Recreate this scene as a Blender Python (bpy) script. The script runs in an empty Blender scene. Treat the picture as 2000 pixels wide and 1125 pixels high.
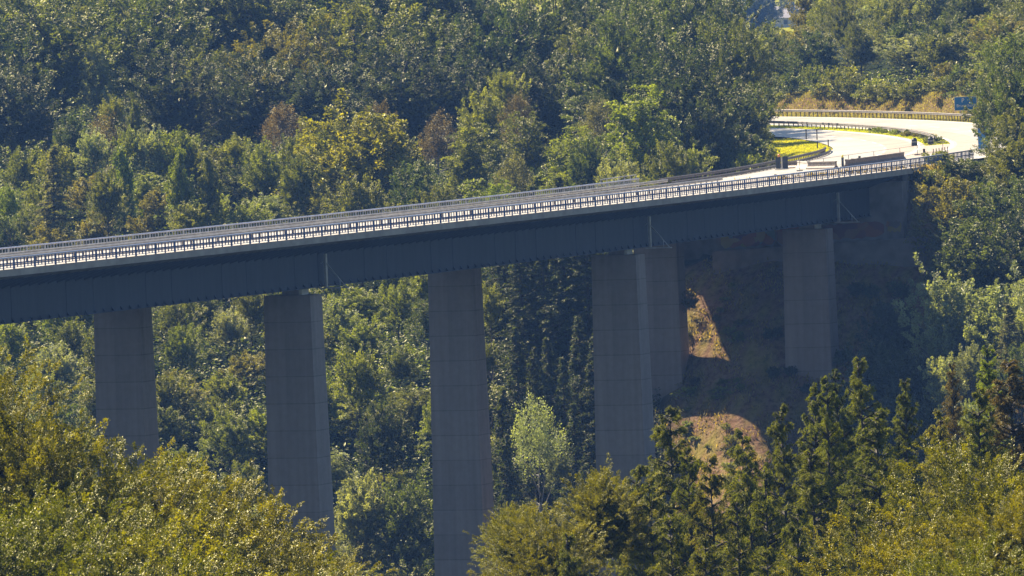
import bpy, math, random
import numpy as np
from mathutils import Vector, Matrix
random.seed(7)
R = np.random.default_rng(11)
PI = math.pi
sc = bpy.context.scene
COL = sc.collection

# ------------------------------------------------------------ camera numbers
F = 17000.0                       # focal length for a picture 2000 wide
PITCH = math.atan(712.5 / F)
ROLL = math.radians(2.2)
EYE = 27.4
cp, sp = math.cos(PITCH), math.sin(PITCH)
cr, sr = math.cos(ROLL), math.sin(ROLL)

def ray(px, py):
    xr = px - 1000; yr = py - 562.5
    x = xr * cr - yr * sr; y = yr * cr + xr * sr
    return np.array([x, F * cp - y * sp, -F * sp - y * cp])
def at_z(px, py, z):
    r = ray(px, py); return np.array([0, 0, EYE]) + r * ((z - EYE) / r[2])
def at_y(px, py, Y):
    r = ray(px, py); return np.array([0, 0, EYE]) + r * (Y / r[1])
def proj(P):
    x, y, z = P[0], P[1], P[2] - EYE
    d = y * cp - z * sp
    a = x / d * F; b = -(y * sp + z * cp) / d * F
    return 1000 + a * cr + b * sr, 562.5 + b * cr - a * sr

# ------------------------------------------------------------ road line
SH = [(-400, 32), (-120, 29.5), (0, 27.5), (55, 26), (120, 24.5), (190, 21), (240, 15.5), (280, 9),
      (330, 1), (390, -8), (450, -19), (500, -29), (600, -45), (800, -60)]
DS = 1.0
S0 = -300
_s = np.arange(0, 1101) * DS
_h = np.radians(np.interp(_s + .5, [a for a, b in SH], [b for a, b in SH]))
_X = -42.6 + np.concatenate([[0], np.cumsum(np.sin(_h) * DS)[:-1]])
_Y = 724.0 + np.concatenate([[0], np.cumsum(np.cos(_h) * DS)[:-1]])
_sb = np.arange(1, -S0 + 1) * DS
_hb = np.radians(np.interp(-_sb + .5, [a for a, b in SH], [b for a, b in SH]))
_Xb = -42.6 - np.cumsum(np.sin(_hb) * DS); _Yb = 724.0 - np.cumsum(np.cos(_hb) * DS)
PS = np.concatenate([-_sb[::-1], _s]); PX = np.concatenate([_Xb[::-1], _X]); PY = np.concatenate([_Yb[::-1], _Y])
PH = np.radians(np.interp(PS, [a for a, b in SH], [b for a, b in SH]))
SUPER = 0.042
WID = 31.0
def rp(s, w, dz=0.0):
    x = np.interp(s, PS, PX); y = np.interp(s, PS, PY); h = np.interp(s, PS, PH)
    return Vector((x - w * math.cos(h), y + w * math.sin(h), -SUPER * w + dz))
def head(s): return float(np.interp(s, PS, PH))
def find_s(px, w, dz):
    lo, hi = -200, 235
    for _ in range(50):
        m = (lo + hi) / 2
        if proj(rp(m, w, dz))[0] < px: lo = m
        else: hi = m
    return lo
S_AB = 203.0                       # where the deck meets the abutment

# ------------------------------------------------------------ helpers
def tag(o, label=None, cat=None, group=None, kind=None):
    if label: o['label'] = label
    if cat: o['category'] = cat
    if group: o['group'] = group
    if kind: o['kind'] = kind
    return o
def empty(name, loc=(0, 0, 0), rz=0):
    o = bpy.data.objects.new(name, None); COL.objects.link(o)
    o.location = loc; o.rotation_euler = (0, 0, rz); o.empty_display_size = .3
    return o
def link(name, me, mat=None, parent=None, loc=None, rz=0):
    o = bpy.data.objects.new(name, me); COL.objects.link(o)
    if mat is not None and len(me.materials) == 0: me.materials.append(mat)
    if parent is not None: o.parent = parent
    if loc is not None: o.location = loc
    if rz: o.rotation_euler = (0, 0, rz)
    return o

class MB:
    """gathers boxes, tubes and sheets into one mesh"""
    def __init__(s): s.v = []; s.f = []
    def quadbox(s, c8):
        b = len(s.v); s.v += [tuple(c) for c in c8]
        for q in ((0, 3, 2, 1), (4, 5, 6, 7), (0, 1, 5, 4), (1, 2, 6, 5), (2, 3, 7, 6), (3, 0, 4, 7)):
            s.f.append(tuple(b + i for i in q))
        return s
    def box(s, c, d, rz=0, top=1.0):
        ca, sa = math.cos(rz), math.sin(rz); o = []
        for zz, k in ((-.5, 1), (.5, top)):
            for x, y in ((-.5, -.5), (.5, -.5), (.5, .5), (-.5, .5)):
                x2 = x * d[0] * k; y2 = y * d[1] * k
                o.append((c[0] + x2 * ca - y2 * sa, c[1] + x2 * sa + y2 * ca, c[2] + zz * d[2]))
        return s.quadbox(o)
    def bar(s, a, b, r, n=6, r2=None):
        a = Vector(a); b = Vector(b); d = (b - a).normalized()
        u = d.orthogonal().normalized(); v = d.cross(u); k = len(s.v); r2 = r if r2 is None else r2
        for p, rr in ((a, r), (b, r2)):
            for i in range(n):
                t = 2 * PI * i / n; s.v.append(tuple(p + (u * math.cos(t) + v * math.sin(t)) * rr))
        for i in range(n):
            j = (i + 1) % n; s.f.append((k + i, k + j, k + n + j, k + n + i))
        s.f.append(tuple(k + n - 1 - i for i in range(n))); s.f.append(tuple(k + n + i for i in range(n)))
        return s
    def path(s, pts, r, n=6):
        k = len(s.v); m = len(pts)
        rr = r if hasattr(r, '__len__') else [r] * m
        for i, p in enumerate(pts):
            p = Vector(p); d = (Vector(pts[min(i + 1, m - 1)]) - Vector(pts[max(i - 1, 0)])).normalized()
            u = d.cross(Vector((0, 0, 1)))
            u = u.normalized() if u.length > .01 else Vector((1, 0, 0)); v = u.cross(d)
            for j in range(n):
                t = 2 * PI * j / n; s.v.append(tuple(p + (u * math.cos(t) + v * math.sin(t)) * rr[i]))
        for i in range(m - 1):
            for j in range(n):
                q = (j + 1) % n; s.f.append((k + i * n + j, k + i * n + q, k + (i + 1) * n + q, k + (i + 1) * n + j))
        s.f.append(tuple(k + j for j in range(n))); s.f.append(tuple(k + (m - 1) * n + n - 1 - j for j in range(n)))
        return s
    def sweep(s, prof, s0, s1, step=4.0, closed=True):
        """profile of (w, dz) carried along the road line"""
        n = max(1, int(round((s1 - s0) / step))); k = len(s.v); m = len(prof)
        for i in range(n + 1):
            q = s0 + (s1 - s0) * i / n
            for w, dz in prof: s.v.append(tuple(rp(q, w, dz)))
        for i in range(n):
            for j in range(m if closed else m - 1):
                q = (j + 1) % m; s.f.append((k + i * m + j, k + (i + 1) * m + j, k + (i + 1) * m + q, k + i * m + q))
        if closed:
            s.f.append(tuple(k + j for j in range(m))); s.f.append(tuple(k + n * m + m - 1 - j for j in range(m)))
        return s
    def mesh(s, name, smooth=False):
        me = bpy.data.meshes.new(name); me.from_pydata(s.v, [], s.f); me.validate()
        if smooth: me.polygons.foreach_set('use_smooth', [True] * len(me.polygons))
        return me
    def build(s, name, mat, parent=None, smooth=False, loc=None, rz=0):
        return link(name, s.mesh(name, smooth), mat, parent, loc, rz)

# ------------------------------------------------------------ materials
def new_mat(name):
    m = bpy.data.materials.new(name); m.use_nodes = True; nt = m.node_tree; nt.nodes.clear()
    out = nt.nodes.new('ShaderNodeOutputMaterial')
    return m, nt, out
def N(nt, t, **kw):
    n = nt.nodes.new(t)
    for k, v in kw.items():
        if k in n.inputs: n.inputs[k].default_value = v
        else: setattr(n, k, v)
    return n
def L(nt, a, b): nt.links.new(a, b)
def noisy(name, c1, c2, scale=1.0, rough=.8, detail=6, metal=0, spec=.4, bump=0, contrast=(.35, .65), obj=True, stretch=None):
    m, nt, out = new_mat(name)
    tc = N(nt, 'ShaderNodeTexCoord'); mp = N(nt, 'ShaderNodeMapping')
    if stretch: mp.inputs['Scale'].default_value = stretch
    L(nt, tc.outputs['Object'], mp.inputs[0])
    no = N(nt, 'ShaderNodeTexNoise', Scale=scale, Detail=detail); L(nt, mp.outputs[0], no.inputs['Vector'])
    r = N(nt, 'ShaderNodeValToRGB'); r.color_ramp.elements[0].position = contrast[0]; r.color_ramp.elements[1].position = contrast[1]
    r.color_ramp.elements[0].color = (*c1, 1); r.color_ramp.elements[1].color = (*c2, 1)
    L(nt, no.outputs['Fac'], r.inputs[0])
    b = N(nt, 'ShaderNodeBsdfPrincipled', Roughness=rough, Metallic=metal)
    b.inputs['Specular IOR Level'].default_value = spec
    L(nt, r.outputs[0], b.inputs['Base Color'])
    if bump:
        bp = N(nt, 'ShaderNodeBump', Strength=bump, Distance=.05); L(nt, no.outputs['Fac'], bp.inputs['Height']); L(nt, bp.outputs[0], b.inputs['Normal'])
    L(nt, b.outputs[0], out.inputs[0])
    return m

def leaf_material(name, gloss=.42, trans=.42, rough=.55, glow=(2.5, 2.1, .42)):
    """colour comes from the tree (object colour), varied leaf by leaf"""
    m, nt, out = new_mat(name)
    oi = N(nt, 'ShaderNodeObjectInfo'); at = N(nt, 'ShaderNodeAttribute', attribute_name='tone')
    hs = N(nt, 'ShaderNodeHueSaturation'); L(nt, oi.outputs['Color'], hs.inputs['Color'])
    mr = N(nt, 'ShaderNodeMapRange'); mr.inputs['To Min'].default_value = .45; mr.inputs['To Max'].default_value = 1.9
    L(nt, at.outputs['Fac'], mr.inputs['Value']); L(nt, mr.outputs[0], hs.inputs['Value'])
    mh = N(nt, 'ShaderNodeMapRange'); mh.inputs['To Min'].default_value = .512; mh.inputs['To Max'].default_value = .488
    L(nt, at.outputs['Fac'], mh.inputs['Value']); L(nt, mh.outputs[0], hs.inputs['Hue'])
    di = N(nt, 'ShaderNodeBsdfDiffuse'); tr = N(nt, 'ShaderNodeBsdfTranslucent')
    L(nt, hs.outputs[0], di.inputs[0])
    mx = N(nt, 'ShaderNodeMixRGB', blend_type='MULTIPLY'); mx.inputs[0].default_value = 1
    mx.inputs[2].default_value = (*glow, 1); L(nt, hs.outputs[0], mx.inputs[1]); L(nt, mx.outputs[0], tr.inputs[0])
    s1 = N(nt, 'ShaderNodeMixShader'); s1.inputs[0].default_value = trans
    L(nt, di.outputs[0], s1.inputs[1]); L(nt, tr.outputs[0], s1.inputs[2])
    gl = N(nt, 'ShaderNodeBsdfGlossy', Roughness=rough); gl.inputs[0].default_value = (.98, .93, .62, 1)
    fr = N(nt, 'ShaderNodeLayerWeight', Blend=.35)
    mg = N(nt, 'ShaderNodeMath', operation='MULTIPLY_ADD'); mg.inputs[1].default_value = .15 * gloss; mg.inputs[2].default_value = gloss * .045
    L(nt, fr.outputs['Fresnel'], mg.inputs[0])
    s2 = N(nt, 'ShaderNodeMixShader'); L(nt, mg.outputs[0], s2.inputs[0])
    L(nt, s1.outputs[0], s2.inputs[1]); L(nt, gl.outputs[0], s2.inputs[2]); L(nt, s2.outputs[0], out.inputs[0])
    return m

def pier_material():
    m, nt, out = new_mat('pier_concrete')
    tc = N(nt, 'ShaderNodeTexCoord'); mp = N(nt, 'ShaderNodeMapping'); mp.inputs['Scale'].default_value = (1.1, 1.1, .05)
    L(nt, tc.outputs['Object'], mp.inputs[0])
    n1 = N(nt, 'ShaderNodeTexNoise', Scale=1.3, Detail=8); L(nt, mp.outputs[0], n1.inputs['Vector'])
    n2 = N(nt, 'ShaderNodeTexNoise', Scale=1.4, Detail=9, Roughness=.7); L(nt, tc.outputs['Object'], n2.inputs['Vector'])
    sx = N(nt, 'ShaderNodeSeparateXYZ'); L(nt, tc.outputs['Object'], sx.inputs[0])
    dv = N(nt, 'ShaderNodeMath', operation='DIVIDE'); dv.inputs[1].default_value = 2.45; L(nt, sx.outputs[2], dv.inputs[0])
    fl = N(nt, 'ShaderNodeMath', operation='FLOOR'); L(nt, dv.outputs[0], fl.inputs[0])
    wn = N(nt, 'ShaderNodeTexWhiteNoise', noise_dimensions='1D'); L(nt, fl.outputs[0], wn.inputs['W'])
    fr = N(nt, 'ShaderNodeMath', operation='FRACT'); L(nt, dv.outputs[0], fr.inputs[0])
    lt = N(nt, 'ShaderNodeMath', operation='LESS_THAN'); lt.inputs[1].default_value = .035; L(nt, fr.outputs[0], lt.inputs[0])
    # value = streak + lift tone + fine grain - joint
    a = N(nt, 'ShaderNodeMath', operation='MULTIPLY_ADD'); a.inputs[1].default_value = 1.0; a.inputs[2].default_value = .32; L(nt, n1.outputs['Fac'], a.inputs[0])
    b = N(nt, 'ShaderNodeMath', operation='MULTIPLY_ADD'); b.inputs[1].default_value = .26; b.inputs[2].default_value = 0; L(nt, wn.outputs['Value'], b.inputs[0]); L(nt, a.outputs[0], b.inputs[2])
    c = N(nt, 'ShaderNodeMath', operation='MULTIPLY_ADD'); c.inputs[1].default_value = .75; L(nt, n2.outputs['Fac'], c.inputs[0]); L(nt, b.outputs[0], c.inputs[2])
    d = N(nt, 'ShaderNodeMath', operation='MULTIPLY_ADD'); d.inputs[1].default_value = -.38; L(nt, lt.outputs[0], d.inputs[0]); L(nt, c.outputs[0], d.inputs[2])
    mx = N(nt, 'ShaderNodeMixRGB', blend_type='MULTIPLY'); mx.inputs[0].default_value = 1; mx.inputs[1].default_value = (.205, .168, .15, 1)
    L(nt, d.outputs[0], mx.inputs[2])
    bs = N(nt, 'ShaderNodeBsdfPrincipled', Roughness=.85); L(nt, mx.outputs[0], bs.inputs['Base Color'])
    L(nt, bs.outputs[0], out.inputs[0]); return m

def web_material():
    m, nt, out = new_mat('girder_paint')
    tc = N(nt, 'ShaderNodeTexCoord')
    mp = N(nt, 'ShaderNodeMapping'); mp.inputs['Scale'].default_value = (2.2, 2.2, .22); L(nt, tc.outputs['Object'], mp.inputs[0])
    n1 = N(nt, 'ShaderNodeTexNoise', Scale=.8, Detail=9, Roughness=.65); L(nt, mp.outputs[0], n1.inputs['Vector'])
    at = N(nt, 'ShaderNodeAttribute', attribute_name='plate')
    r = N(nt, 'ShaderNodeValToRGB'); r.color_ramp.elements[0].position = .3; r.color_ramp.elements[1].position = .75
    r.color_ramp.elements[0].color = (.014, .021, .042, 1); r.color_ramp.elements[1].color = (.032, .042, .068, 1)
    L(nt, n1.outputs['Fac'], r.inputs[0])
    bs = N(nt, 'ShaderNodeBsdfPrincipled', Roughness=.62); L(nt, r.outputs[0], bs.inputs['Base Color'])
    L(nt, bs.outputs[0], out.inputs[0]); return m

def ground_material():
    m, nt, out = new_mat('hillside_ground')
    tc = N(nt, 'ShaderNodeTexCoord')
    n1 = N(nt, 'ShaderNodeTexNoise', Scale=.18, Detail=8); n2 = N(nt, 'ShaderNodeTexNoise', Scale=1.6, Detail=8, Roughness=.7)
    n3 = N(nt, 'ShaderNodeTexNoise', Scale=.55, Detail=5)
    for n in (n1, n2, n3): L(nt, tc.outputs['Object'], n.inputs['Vector'])
    def ramp(src, els):
        r = N(nt, 'ShaderNodeValToRGB')
        while len(r.color_ramp.elements) < len(els): r.color_ramp.elements.new(.5)
        for e, (p, c) in zip(r.color_ramp.elements, els): e.position = p; e.color = (*c, 1)
        L(nt, src, r.inputs[0]); return r.outputs[0]
    forest = ramp(n1.outputs['Fac'], [(.3, (.014, .02, .008)), (.7, (.035, .042, .018))])
    brown = ramp(n2.outputs['Fac'], [(.3, (.05, .03, .018)), (.44, (.17, .10, .06)), (.58, (.27, .17, .11)), (.72, (.15, .15, .045))])
    green = ramp(n2.outputs['Fac'], [(.3, (.12, .13, .015)), (.52, (.28, .27, .02)), (.75, (.40, .34, .03))])
    cb = N(nt, 'ShaderNodeAttribute', attribute_name='cover')
    sx = N(nt, 'ShaderNodeSeparateColor'); L(nt, cb.outputs['Color'], sx.inputs[0])
    m1 = N(nt, 'ShaderNodeMixRGB'); L(nt, sx.outputs[0], m1.inputs[0]); L(nt, forest, m1.inputs[1]); L(nt, brown, m1.inputs[2])
    pv = N(nt, 'ShaderNodeMath', operation='MULTIPLY_ADD'); pv.inputs[1].default_value = 2.2; pv.inputs[2].default_value = -.6; pv.use_clamp = True
    ad = N(nt, 'ShaderNodeMath', operation='MULTIPLY'); L(nt, sx.outputs[1], ad.inputs[0]); L(nt, n3.outputs['Fac'], pv.inputs[0])
    ad.inputs[1].default_value = 1
    m2 = N(nt, 'ShaderNodeMixRGB'); L(nt, ad.outputs[0], m2.inputs[0]); L(nt, m1.outputs[0], m2.inputs[1]); L(nt, green, m2.inputs[2])
    bs = N(nt, 'ShaderNodeBsdfPrincipled', Roughness=.95); bs.inputs['Specular IOR Level'].default_value = 0
    L(nt, m2.outputs[0], bs.inputs['Base Color'])
    bp = N(nt, 'ShaderNodeBump', Strength=.8, Distance=.35); L(nt, n2.outputs['Fac'], bp.inputs['Height']); L(nt, bp.outputs[0], bs.inputs['Normal'])
    L(nt, bs.outputs[0], out.inputs[0]); return m

def graffiti_material(name, cols, seed):
    m, nt, out = new_mat(name)
    tc = N(nt, 'ShaderNodeTexCoord'); mp = N(nt, 'ShaderNodeMapping'); mp.inputs['Location'].default_value = (seed, seed * 2, 0)
    L(nt, tc.outputs['Object'], mp.inputs[0])
    nz = N(nt, 'ShaderNodeTexNoise', Scale=1.1, Detail=3); L(nt, mp.outputs[0], nz.inputs['Vector'])
    mxv = N(nt, 'ShaderNodeMixRGB'); mxv.inputs[0].default_value = .35; L(nt, mp.outputs[0], mxv.inputs[1]); L(nt, nz.outputs['Color'], mxv.inputs[2])
    vo = N(nt, 'ShaderNodeTexVoronoi', Scale=1.5); L(nt, mxv.outputs[0], vo.inputs['Vector'])
    sp_ = N(nt, 'ShaderNodeSeparateColor'); L(nt, vo.outputs['Color'], sp_.inputs[0])
    r = N(nt, 'ShaderNodeValToRGB'); r.color_ramp.interpolation = 'CONSTANT'
    while len(r.color_ramp.elements) < len(cols): r.color_ramp.elements.new(.5)
    for i, c in enumerate(cols): r.color_ramp.elements[i].position = i / len(cols); r.color_ramp.elements[i].color = (*c, 1)
    L(nt, sp_.outputs[0], r.inputs[0])
    bs = N(nt, 'ShaderNodeBsdfPrincipled', Roughness=.7); L(nt, r.outputs[0], bs.inputs['Base Color']); L(nt, bs.outputs[0], out.inputs[0])
    return m

M = {}
M['leaf'] = leaf_material('broad_leaves')
M['needle'] = leaf_material('needles', gloss=.25, trans=.42, rough=.6, glow=(2.6, 2.2, .25))
M['near_leaf'] = leaf_material('near_broad_leaves', gloss=.32, trans=.34, rough=.45, glow=(3.0, 2.5, .06))
M['bark'] = noisy('bark', (.035, .028, .022), (.10, .085, .07), 3, .9, stretch=(1, 1, .2))
M['pale_bark'] = noisy('pale_bark', (.12, .11, .10), (.35, .33, .30), 3, .85, stretch=(1, 1, .4))
M['pier'] = pier_material()
M['web'] = web_material()
M['fascia'] = noisy('fascia_concrete', (.30, .26, .22), (.44, .385, .33), .8, .85, contrast=(.3, .7))
M['conc'] = noisy('abutment_concrete', (.15, .13, .12), (.26, .23, .21), .7, .9)
M['rail_blue'] = noisy('blue_railing_paint', (.012, .05, .17), (.02, .08, .24), 2, .45)
M['rail_top'] = noisy('handrail_metal', (.50, .52, .62), (.62, .62, .70), 1, .38, metal=.6)
M['galv'] = noisy('galvanised_steel', (.34, .33, .33), (.50, .49, .48), 1.5, .45, metal=.55)
M['post'] = noisy('weathered_steel_post', (.12, .10, .09), (.2, .17, .15), 3, .6, metal=.3)
M['galv_backlit'] = noisy('backlit_dark_steel', (.13, .115, .105), (.21, .185, .17), 2, .6, metal=.3)  # galvanised steel with a darker colour standing in for backlit beams
M['dark'] = noisy('dark_plastic', (.02, .025, .035), (.04, .045, .055), 3, .55)
M['pale'] = noisy('pale_plastic', (.55, .50, .44), (.68, .62, .55), 2, .6)
M['orange'] = noisy('orange_lamp_housing', (.75, .22, .02), (.85, .3, .03), 2, .4)
M['yellow'] = noisy('yellow_lamp_housing', (.65, .55, .03), (.75, .62, .05), 2, .4)
M['sign'] = noisy('blue_sign_face', (.01, .14, .42), (.015, .17, .48), 2, .5)
M['white'] = noisy('white_paint', (.72, .72, .72), (.8, .8, .8), 2, .5)
M['roof'] = noisy('grey_roof', (.42, .38, .38), (.52, .47, .47), .6, .6)
M['wall'] = noisy('rendered_wall', (.45, .42, .38), (.55, .52, .47), .6, .8)
M['slate'] = noisy('slate', (.05, .06, .09), (.09, .10, .13), 1, .6)
M['ground'] = ground_material()
M['field'] = noisy('meadow', (.26, .27, .03), (.34, .33, .04), .02, .9)
M['asphalt'] = noisy('worn_pavement', (.36, .32, .26), (.50, .45, .37), .12, .45, detail=9, spec=.5, contrast=(.3, .7))
M['patch'] = noisy('older_pavement', (.33, .27, .21), (.42, .35, .28), .3, .62, spec=.3, detail=8)
M['joint'] = noisy('joint_tar', (.03, .025, .02), (.06, .05, .04), 2, .7)
M['line'] = noisy('road_paint', (.70, .69, .66), (.8, .79, .76), .8, .5)
M['stone'] = noisy('stones', (.20, .16, .14), (.40, .34, .30), 3, .9)

# ------------------------------------------------------------ terrain
def gp(px, py, Y, below=0):          # a ground point seen at this place of the photograph
    p = at_y(px, py, Y); return (p[0], p[1], p[2] - below)
CP = [(0, -60, 27), (0, 0, 25.6), (-60, 0, 26), (60, 0, 26), (0, 60, 19), (-50, 80, 18), (50, 80, 18), (0, 150, 6), (-80, 180, 8), (80, 180, 8),
      (0, 260, -7), (0, 330, -15), (-25, 380, -9), (-12, 400, -16), (2, 410, -22), (12, 430, -20), (28, 430, -15), (30, 340, -9),
      (-45, 380, -3), (55, 430, -9), (-90, 400, 4), (100, 430, 2), (-60, 560, -34), (0, 560, -40), (60, 560, -28), (-130, 600, -10), (130, 600, -6),
      (-110, 720, -22), (-60, 700, -48), (0, 700, -56), (40, 700, -44), (90, 720, -22), (-60, 800, -42), (0, 800, -54), (-150, 850, -12), (130, 850, -4),
      gp(100, 830, 880, 6), gp(700, 1080, 880, 6), gp(420, 980, 870, 6), (-55, 940, -20),
      gp(300, 500, 980, 7), gp(100, 290, 1045, 6), gp(800, 430, 985, 7), gp(800, 260, 1045, 6), gp(500, 260, 1045, 5),
      (3, 900, -38), (-12, 870, -44), (10, 870, -42), (5, 960, -15), (12, 985, -8), (20, 1015, -4.5), (26, 1045, -3.2),
      (-10, 1080, -2), (12, 1110, -1), (24, 1160, 0),
      (16, 917, -12), (16, 907, -22), (16, 897, -30), (16, 885, -36), (17, 870, -43), (25, 914, -9), (25, 905, -14.5), (25, 895, -22.5), (29, 893.5, -27), (28, 889, -30), (33, 888, -31), (25, 885, -27.5), (25, 870, -36.5), (34, 910, -9.5), (34, 900, -18), (33, 880, -35), (34, 868, -37), (20, 926, -8.6), (44, 908, -9), (42, 890, -20), (52, 900, -13), (48, 870, -23),
      (44, 850, -33), (62, 905, -9), (75, 930, -2), (66, 960, 0),
      (72, 1000, 2), (78, 1050, 5), (70, 1110, 4), (62, 1160, 5), (50, 1200, 4.5), (40, 1225, 3), (95, 1080, 11), (85, 1160, 13), (66, 1215, 10), (50, 1260, 5.5), (38, 1290, 1),
      (28, 1250, 3), (10, 1200, 2), (-20, 1150, 1), (-60, 1130, 1), (-20, 1250, 9), (-80, 1250, 11), (90, 1260, 20), (-60, 1450, 22), (0, 1450, 12), (40, 1450, -2), (90, 1450, 15)]
CPa = np.array(CP, float)
def _tps(P, Q):
    d2 = ((P[:, None, :] - Q[None]) ** 2).sum(-1) + 1e-9
    return d2 * np.log(d2) * .5
_P = CPa[:, :2] / 100
_K = _tps(_P, _P) + np.eye(len(_P)) * .002
_A = np.zeros((len(_P) + 3,) * 2); _A[:len(_P), :len(_P)] = _K
_A[:len(_P), -3:] = np.c_[np.ones(len(_P)), _P]; _A[-3:, :len(_P)] = _A[:len(_P), -3:].T
_W = np.linalg.solve(_A, np.r_[CPa[:, 2], 0, 0, 0])
def sstep(a, b, x):
    t = np.clip((x - a) / (b - a), 0, 1); return t * t * (3 - 2 * t)
def road_coords(X, Y):
    """nearest (s, w) on the road line"""
    sel = slice(0, None, 4)
    px, py, ph, ps = PX[sel], PY[sel], PH[sel], PS[sel]
    S = np.zeros(len(X)); W = np.zeros(len(X))
    for a in range(0, len(X), 20000):
        x = X[a:a + 20000, None]; y = Y[a:a + 20000, None]
        # road occupies w in 0..31: compare with the middle line
        mx = px - 15 * np.cos(ph); my = py + 15 * np.sin(ph)
        i = ((x - mx) ** 2 + (y - my) ** 2).argmin(1)
        dx = x[:, 0] - px[i]; dy = y[:, 0] - py[i]
        S[a:a + 20000] = ps[i] + dx * np.sin(ph[i]) + dy * np.cos(ph[i])
        W[a:a + 20000] = -dx * np.cos(ph[i]) + dy * np.sin(ph[i])
    return S, W
def terrain(X, Y, full=False):
    X = np.atleast_1d(np.asarray(X, float)).ravel(); Y = np.atleast_1d(np.asarray(Y, float)).ravel()
    Q = np.c_[np.clip(X, -150, 130), np.clip(Y, -60, 1450)] / 100
    Z = np.zeros(len(X))
    for a in range(0, len(X), 20000):
        q = Q[a:a + 20000]; Z[a:a + 20000] = _tps(q, _P) @ _W[:-3] + _W[-3] + q @ _W[-2:]
    far = np.where(Y > 2450, -7 + (Y - 2450) * .030, -7 - 0 * Y)
    far = np.minimum(far, 60) + sstep(250, 900, np.abs(X - 80)) * 22
    Z = Z + (far - Z) * sstep(1450, 1750, Y)
    Z += (np.sin(X * .31 + Y * .17) * .25 + np.sin(X * .9 - Y * .7) * .10 + np.sin(X * .13 - Y * .11) * .4) * (1 - sstep(1000, 3000, Y))
    S, W = road_coords(X, Y)
    rz = -SUPER * np.clip(W, -1, 31) - .22
    SA = S_AB + 9 * sstep(20.2, 21.5, W)
    k = sstep(-5.5, -1.2, W) * (1 - sstep(30.5, 34.5, W)) * sstep(SA + 1, SA + 2.5, S)
    Z = Z + (rz - Z) * k
    under = (W > -3) & (W < 33) & (S <= SA + 1.0)
    Z = np.where(under, np.minimum(Z, -8.0 - SUPER * W), Z)
    if full: return Z, S, W
    return Z
def gz(x, y): return float(terrain([x], [y])[0])

xs = np.unique(np.concatenate([np.linspace(-4000, -400, 10), np.linspace(-400, -130, 19), np.arange(-130, 130.1, 1.5), np.linspace(130, 400, 19), np.linspace(400, 4000, 10)]))
ys = np.unique(np.concatenate([np.linspace(-600, -60, 8), np.linspace(-60, 800, 110), np.arange(800, 1300, 1.8), np.linspace(1300, 1800, 60), np.linspace(1800, 7000, 50)]))
GX, GY = np.meshgrid(xs, ys)
GZ, GS, GW = terrain(GX, GY, True)
nx, ny = len(xs), len(ys)
gv = np.c_[GX.ravel(), GY.ravel(), GZ]
idx = np.arange(nx * ny).reshape(ny, nx)
gf = np.stack([idx[:-1, :-1], idx[:-1, 1:], idx[1:, 1:], idx[1:, :-1]], -1).reshape(-1, 4)
def fast_mesh(name, v, f, smooth=False):
    me = bpy.data.meshes.new(name); me.vertices.add(len(v)); me.vertices.foreach_set('co', np.ascontiguousarray(v, np.float32).ravel())
    n, k = f.shape
    me.loops.add(n * k); me.loops.foreach_set('vertex_index', f.astype(np.int32).ravel())
    me.polygons.add(n); me.polygons.foreach_set('loop_start', (np.arange(n) * k).astype(np.int32))
    me.polygons.foreach_set('use_smooth', np.full(n, smooth)); me.update(calc_edges=True)
    return me
gme = fast_mesh('ground', gv, gf, True)
# cover: red = bare brown bank, green = mown yellow-green verge
cov = np.zeros((nx * ny, 4), np.float32); cov[:, 3] = 1
Xf, Yf = GX.ravel(), GY.ravel()
brown = sstep(-9.5, -8, GW) * (1 - sstep(-1.2, 0, GW)) * sstep(S_AB + 40, S_AB + 60, GS)
slope = sstep(14, 18, Xf) * (1 - sstep(60, 66, Xf)) * sstep(860, 868, Yf) * (1 - sstep(925, 935, Yf)) * (GS < S_AB + 3)
bank = sstep(28, 31, GW) * (1 - sstep(38, 44, GW)) * sstep(S_AB + 5, S_AB + 15, GS)
cov[:, 0] = np.clip(brown * .7 + slope + bank * .8, 0, 1)
EW = np.interp(GS, [S_AB, 285, 300, 340, 400, 620], [30.0, 30.0, 29.4, 26.4, 24.6, 24.6])
verge = sstep(-1.5, -.3, GW - EW) * (1 - sstep(31, 35, GW)) * sstep(S_AB + 50, S_AB + 70, GS) + sstep(-2.4, -1.2, GW) * (1 - sstep(1, 2, GW)) * sstep(S_AB + 60, S_AB + 75, GS)
verge += (GW > 12) * (GW < 17) * (GS > 318) + .5 * slope * (np.sin(Xf * 1.3 + Yf * .9) > .5)
cov[:, 1] = np.clip(verge, 0, 1) + (Yf > 2350) * (np.abs(Xf - 90) < 260)
cov = np.clip(cov, 0, 1)
ca = gme.color_attributes.new('cover', 'FLOAT_COLOR', 'POINT'); ca.data.foreach_set('color', cov.ravel())
ground = link('ground', gme, M['ground']); tag(ground, kind='structure')

# ------------------------------------------------------------ road beyond the bridge
def ribbon(name, w0, w1, s0, s1, dz, mat, step=2.0):
    m = MB(); m.sweep([(w0, dz), (w1, dz)], s0, s1, step, closed=False); return m.build(name, mat)
S_END = 620
o = ribbon('road', 1.4, 13, S_AB + .4, S_END, 0, M['asphalt']); tag(o, kind='structure')
S_TIP = 322
def edge_w(s): return float(np.interp(s, [S_AB, 285, 300, 340, 400, 620], [30.0, 30.0, 29.4, 26.4, 24.6, 24.6]))
m = MB(); n_ = 210; k_ = 0
for i in range(n_ + 1):
    q_ = S_AB + .4 + (S_END - S_AB - .4) * i / n_; m.v += [tuple(rp(q_, 16, 0)), tuple(rp(q_, edge_w(q_), 0))]
for i in range(n_): m.f.append((2 * i, 2 * i + 1, 2 * i + 3, 2 * i + 2)[::-1])
o = m.build('road', M['asphalt']); tag(o, kind='structure')
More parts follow.
